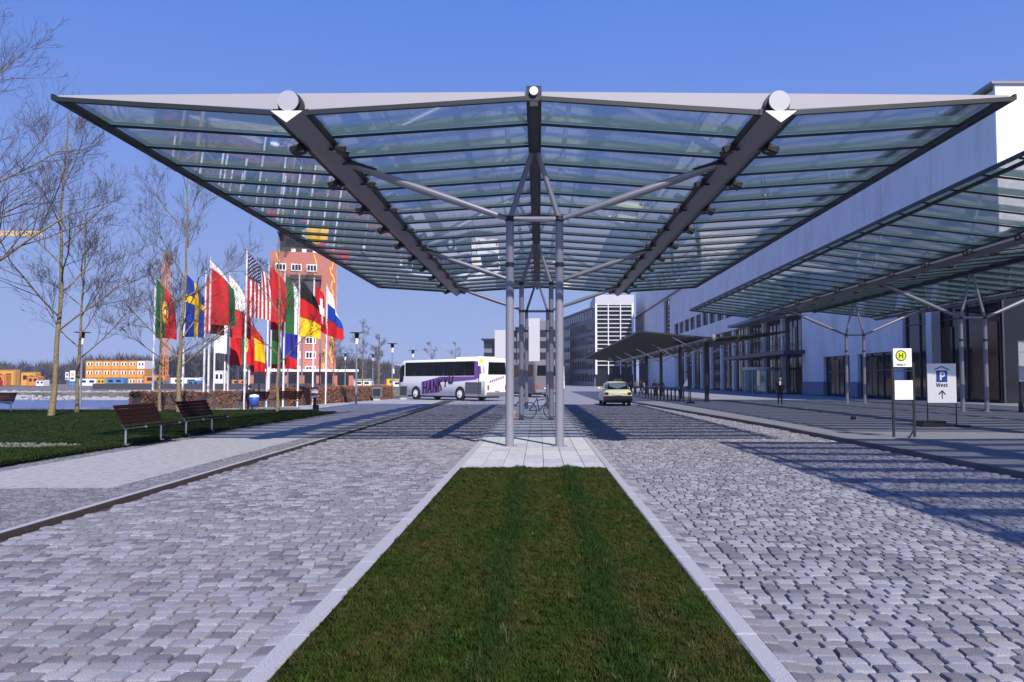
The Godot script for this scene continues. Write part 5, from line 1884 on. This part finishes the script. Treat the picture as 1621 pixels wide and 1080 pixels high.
# ---------------------------------------------------------------- people
# a body as one surface: tapered bones [a, b, radius a, radius b, colour], joined smoothly on a grid and meshed as surface nets
func nets(st: MB, bones: Array, cell: float, k: float) -> void:
	var lo := Vector3(1e9, 1e9, 1e9)
	var hi := -lo
	for q in bones:
		var r: float = maxf(q[2], q[3]) + cell * 3
		for p in [q[0], q[1]]:
			lo = lo.min(p - Vector3.ONE * r)
			hi = hi.max(p + Vector3.ONE * r)
	var nx := int((hi.x - lo.x) / cell) + 2
	var ny := int((hi.y - lo.y) / cell) + 2
	var nz := int((hi.z - lo.z) / cell) + 2
	var sum := PackedFloat32Array()
	sum.resize(nx * ny * nz)
	var best := PackedFloat32Array()
	best.resize(nx * ny * nz)
	best.fill(1e9)
	var who := PackedInt32Array()
	who.resize(nx * ny * nz)
	for bi in bones.size():
		var q: Array = bones[bi]
		var a: Vector3 = q[0]
		var b: Vector3 = q[1]
		var ra: float = q[2]
		var rb: float = q[3]
		var m := maxf(ra, rb) + k * 4.0 + cell * 2
		var l := ((a.min(b) - Vector3.ONE * m - lo) / cell).floor()
		var h := ((a.max(b) + Vector3.ONE * m - lo) / cell).ceil()
		var ab := b - a
		var ab2 := maxf(ab.length_squared(), 1e-8)
		for z in range(maxi(0, int(l.z)), mini(nz, int(h.z) + 1)):
			for y in range(maxi(0, int(l.y)), mini(ny, int(h.y) + 1)):
				for x in range(maxi(0, int(l.x)), mini(nx, int(h.x) + 1)):
					var p := lo + Vector3(x, y, z) * cell
					var t := clampf((p - a).dot(ab) / ab2, 0.0, 1.0)
					var d := p.distance_to(a + ab * t) - lerpf(ra, rb, t)
					var i := (z * ny + y) * nx + x
					sum[i] += exp(-d / k)
					if d < best[i]:
						best[i] = d
						who[i] = bi
	var vert := {}
	var F := func(i: int) -> float: return -k * log(sum[i]) if sum[i] > 0.0 else 1.0
	var verts := {}
	for z in nz - 1:
		for y in ny - 1:
			for x in nx - 1:
				var i := (z * ny + y) * nx + x
				if sum[i] == 0.0 and sum[i + nx * ny + nx + 1] == 0.0: continue
				var inside := 0
				var acc := Vector3.ZERO
				var cnt := 0
				var f := []
				for c in 8:
					var v: float = F.call(i + (c & 1) + (nx if c & 2 else 0) + (nx * ny if c & 4 else 0))
					f.append(v)
					if v < 0: inside += 1
				if inside == 0 or inside == 8: continue
				for e in [[0, 1], [2, 3], [4, 5], [6, 7], [0, 2], [1, 3], [4, 6], [5, 7], [0, 4], [1, 5], [2, 6], [3, 7]]:
					if (f[e[0]] < 0) != (f[e[1]] < 0):
						var t: float = f[e[0]] / (f[e[0]] - f[e[1]])
						var p0 := Vector3(e[0] & 1, (e[0] >> 1) & 1, e[0] >> 2)
						var p1 := Vector3(e[1] & 1, (e[1] >> 1) & 1, e[1] >> 2)
						acc += p0.lerp(p1, t)
						cnt += 1
				verts[i] = [lo + (Vector3(x, y, z) + acc / cnt) * cell, bones[who[i]][4]]
	st.smooth(0)
	var put := func(i0: int, i1: int, i2: int, i3: int, flip: bool) -> void:
		if not (verts.has(i0) and verts.has(i1) and verts.has(i2) and verts.has(i3)): return
		var o := [i0, i1, i2, i0, i2, i3] if flip else [i0, i2, i1, i0, i3, i2]
		for j in o:
			st.st.set_color(verts[j][1])
			st.st.add_vertex(verts[j][0])
	for i in verts:
		var x: int = i % nx
		var y: int = (i / nx) % ny
		var z: int = i / (nx * ny)
		var v0: float = F.call(i)
		if y > 0 and z > 0:
			var v1: float = F.call(i + 1)
			if (v0 < 0) != (v1 < 0): put.call(i, i - nx, i - nx - nx * ny, i - nx * ny, v0 >= 0)
		if x > 0 and z > 0:
			var v1: float = F.call(i + nx)
			if (v0 < 0) != (v1 < 0): put.call(i, i - nx * ny, i - nx * ny - 1, i - 1, v0 >= 0)
		if x > 0 and y > 0:
			var v1: float = F.call(i + nx * ny)
			if (v0 < 0) != (v1 < 0): put.call(i, i - 1, i - 1 - nx, i - nx, v0 >= 0)
	st.flat()

# facing local +z; pose 0 standing, 1 walking, 2 seated (hips at y .45)
func person(label: String, at: Vector3, turn: float, pose: int, h: float, coat: Color, trousers: Color, shirt: Color, hair: Color, cell := .02, group := "") -> Node3D:
	var o := thing("person", label, "person", at, turn, group)
	var skin := Color(.52, .29, .20)
	var shoe := Color(.012, .011, .011)
	var s := h / 1.76
	var V := func(x: float, y: float, z: float) -> Vector3: return Vector3(x, y, z) * s
	var B := []
	var hipy := .92
	if pose == 2: hipy = .52
	var dz := 0.0
	# torso
	B.append([V.call(-.08, hipy, 0), V.call(.08, hipy, 0), .115 * s, .115 * s, trousers])
	B.append([V.call(0, hipy + .08, 0), V.call(0, hipy + .30, .0), .135 * s, .135 * s, coat])
	B.append([V.call(-.10, hipy + .40, -.01), V.call(.10, hipy + .40, -.01), .125 * s, .125 * s, coat])
	B.append([V.call(-.155, hipy + .50, -.01), V.call(.155, hipy + .50, -.01), .062 * s, .062 * s, coat])
	B.append([V.call(0, hipy + .34, .098), V.call(0, hipy + .50, .075), .048 * s, .05 * s, shirt])
	B.append([V.call(0, hipy + .52, 0), V.call(0, hipy + .62, .02), .056 * s, .05 * s, skin])
	# legs
	for k in [-1, 1]:
		var hip: Vector3 = V.call(k * .09, hipy - .03, 0)
		var knee: Vector3
		var ank: Vector3
		if pose == 2:
			knee = V.call(k * .11, hipy - .02, .43)
			ank = V.call(k * .11, .08, .42)
		elif pose == 1:
			knee = V.call(k * .09, .49, .14 if k > 0 else -.02)
			ank = V.call(k * .09, .08 if k > 0 else .13, .20 if k > 0 else -.30)
		else:
			knee = V.call(k * .10, .49, .02)
			ank = V.call(k * .11, .08, 0)
		B.append([hip, knee, .092 * s, .064 * s, trousers])
		B.append([knee, ank, .064 * s, .046 * s, trousers])
		B.append([ank + V.call(0, -.035, -.02), ank + V.call(0, -.045, .15), .042 * s, .034 * s, shoe])
		# arms
		var sh: Vector3 = V.call(k * .195, hipy + .50, -.01)
		var el: Vector3 = V.call(k * .25, hipy + .24, -.03 if pose != 1 else -.1 * k)
		var wr: Vector3 = V.call(k * .24, hipy + .0, .06 if pose != 1 else -.02 - .12 * k)
		if pose == 2:
			el = V.call(k * .24, hipy + .24, .06)
			wr = V.call(k * .14, hipy + .10, .26)
		B.append([sh, el, .056 * s, .046 * s, coat])
		B.append([el, wr, .045 * s, .034 * s, coat])
		var fd: Vector3 = (wr - el).normalized()
		B.append([wr + fd * .02 * s, wr + fd * .075 * s, .028 * s, .032 * s, skin])
	var st := MB.new()
	nets(st, B, cell, .018 * s)
	# head, on a finer grid
	var hc: Vector3 = V.call(0, hipy + .72, .03)
	var Hd := []
	Hd.append([hc + V.call(0, .03, -.02), hc + V.call(0, .03, .01), .085 * s, .08 * s, skin])
	Hd.append([hc + V.call(0, -.05, .03), hc + V.call(0, -.075, .045), .058 * s, .042 * s, skin])
	Hd.append([hc + V.call(0, -.13, -.015), hc + V.call(0, -.05, .0), .05 * s, .055 * s, skin])
	Hd.append([hc + V.call(0, .02, .085), hc + V.call(0, -.02, .105), .010 * s, .016 * s, skin])
	Hd.append([hc + V.call(-.02, -.055, .082), hc + V.call(.02, -.055, .082), .009 * s, .009 * s, skin.lerp(Color(.4, .1, .1), .5)])
	for k in [-1, 1]:
		Hd.append([hc + V.call(k * .085, .015, -.01), hc + V.call(k * .087, -.03, -.005), .018 * s, .012 * s, skin])
		Hd.append([hc + V.call(k * .033, .018, .082), hc + V.call(k * .033, .018, .084), .010 * s, .010 * s, Color(.03, .025, .02)])
	Hd.append([hc + V.call(0, .055, -.03), hc + V.call(0, .085, .01), .088 * s, .06 * s, hair])
	Hd.append([hc + V.call(0, .02, -.055), hc + V.call(0, -.04, -.06), .07 * s, .05 * s, hair])
	nets(st, Hd, cell * .55, .008 * s)
	# fingers
	for k in [-1, 1]:
		var el: Vector3 = B[0][0]
		var wr: Vector3 = B[0][0]
		for q in B:
			if q[4] == skin and q[0].x * k > .08 * s and q[2] < .03 * s:
				wr = q[1]
				el = q[0]
		var fd: Vector3 = (wr - el).normalized()
		var sd: Vector3 = Vector3(0, 0, 1) if absf(fd.z) < .6 else Vector3(0, 1, 0)
		var inw := Vector3(-k, 0, 0)
		st.st.set_color(skin)
		for j in 4:
			var p0: Vector3 = wr + sd * (j - 1.5) * .019 * s + fd * .01 * s
			var ln: float = [.062, .074, .070, .054][j] * s
			st.chain([p0, p0 + fd * ln * .5 + inw * .006 * s, p0 + fd * ln + inw * .024 * s], [.0095 * s, .009 * s, .007 * s], 6)
		var tb: Vector3 = wr + sd * .028 * s - fd * .03 * s
		st.chain([tb, tb + sd * .02 * s + fd * .025 * s + inw * .01 * s, tb + sd * .018 * s + fd * .055 * s + inw * .02 * s], [.011 * s, .010 * s, .008 * s], 6)
	bld("body", st, mats.painted_vertex, o)
	return o

func people() -> void:
	var K := Color(.014, .014, .018)
	var W := Color(.75, .75, .78)
	person("person standing in a dark suit with a white shirt on the right-hand pavement", Vector3(15.72, .09, -52.0), -.25, 0, 1.74, K, K, W, Color(.10, .06, .04), .014)
	person("seated person in dark clothes seen on the bench left of the blue bin", Vector3(-15.75, .05, -43.5), PI + .3, 2, 1.74, Color(.03, .028, .035), K, W, Color(.03, .02, .015))
	var C := [Color(.04, .06, .16), Color(.02, .02, .03), Color(.30, .22, .06), Color(.22, .03, .03), Color(.05, .05, .06), Color(.45, .45, .48), Color(.06, .10, .22), Color(.03, .03, .03), Color(.16, .12, .09)]
	var L := ["person in a navy jacket, leftmost of the group under the low entrance canopy", "person in black walking behind the one in the navy jacket", "person in a tan jacket among the group under the low canopy", "person in a dark red top under the low entrance canopy", "person in a dark grey coat walking past the far bollards", "person in a pale grey top beyond the bollards", "person in a dark blue coat behind the middle bollards", "person in black at the right of the group behind the bollards", "person in a brown coat nearest the poster stand"]
	var P := [[10.6, 92.0], [11.3, 88.0], [11.6, 96.0], [12.6, 93.0], [12.5, 86.0], [12.9, 98.0], [13.2, 90.0], [13.6, 88.0], [13.9, 91.0]]
	for i in 9:
		person(L[i], Vector3(P[i][0], .09 if P[i][1] < 64 else -.06, -P[i][1]), rng.randf() * TAU, 1 if i % 2 else 0, rng.randf_range(1.62, 1.82), C[i], [K, Color(.04, .05, .09)][i % 2], W, [Color(.03, .02, .015), Color(.12, .07, .04)][i % 2], .034, "people waiting under the low entrance canopy")
	var S := [[-103.0, 116.0, Color(.05, .10, .35), "person in blue walking on the far shore of the water"], [-88.0, 114.0, Color(.30, .04, .04), "person in dark red on the far shore left of the mottled trunk"], [-84.0, 115.0, Color(.6, .6, .62), "person in white on the far shore beside the one in dark red"]]
	for q in S:
		person(q[3], Vector3(q[0], .3 if q[1] < 93 else -.05, -q[1]), 1.3, 1, 1.75, q[2], K, W, K, .04)
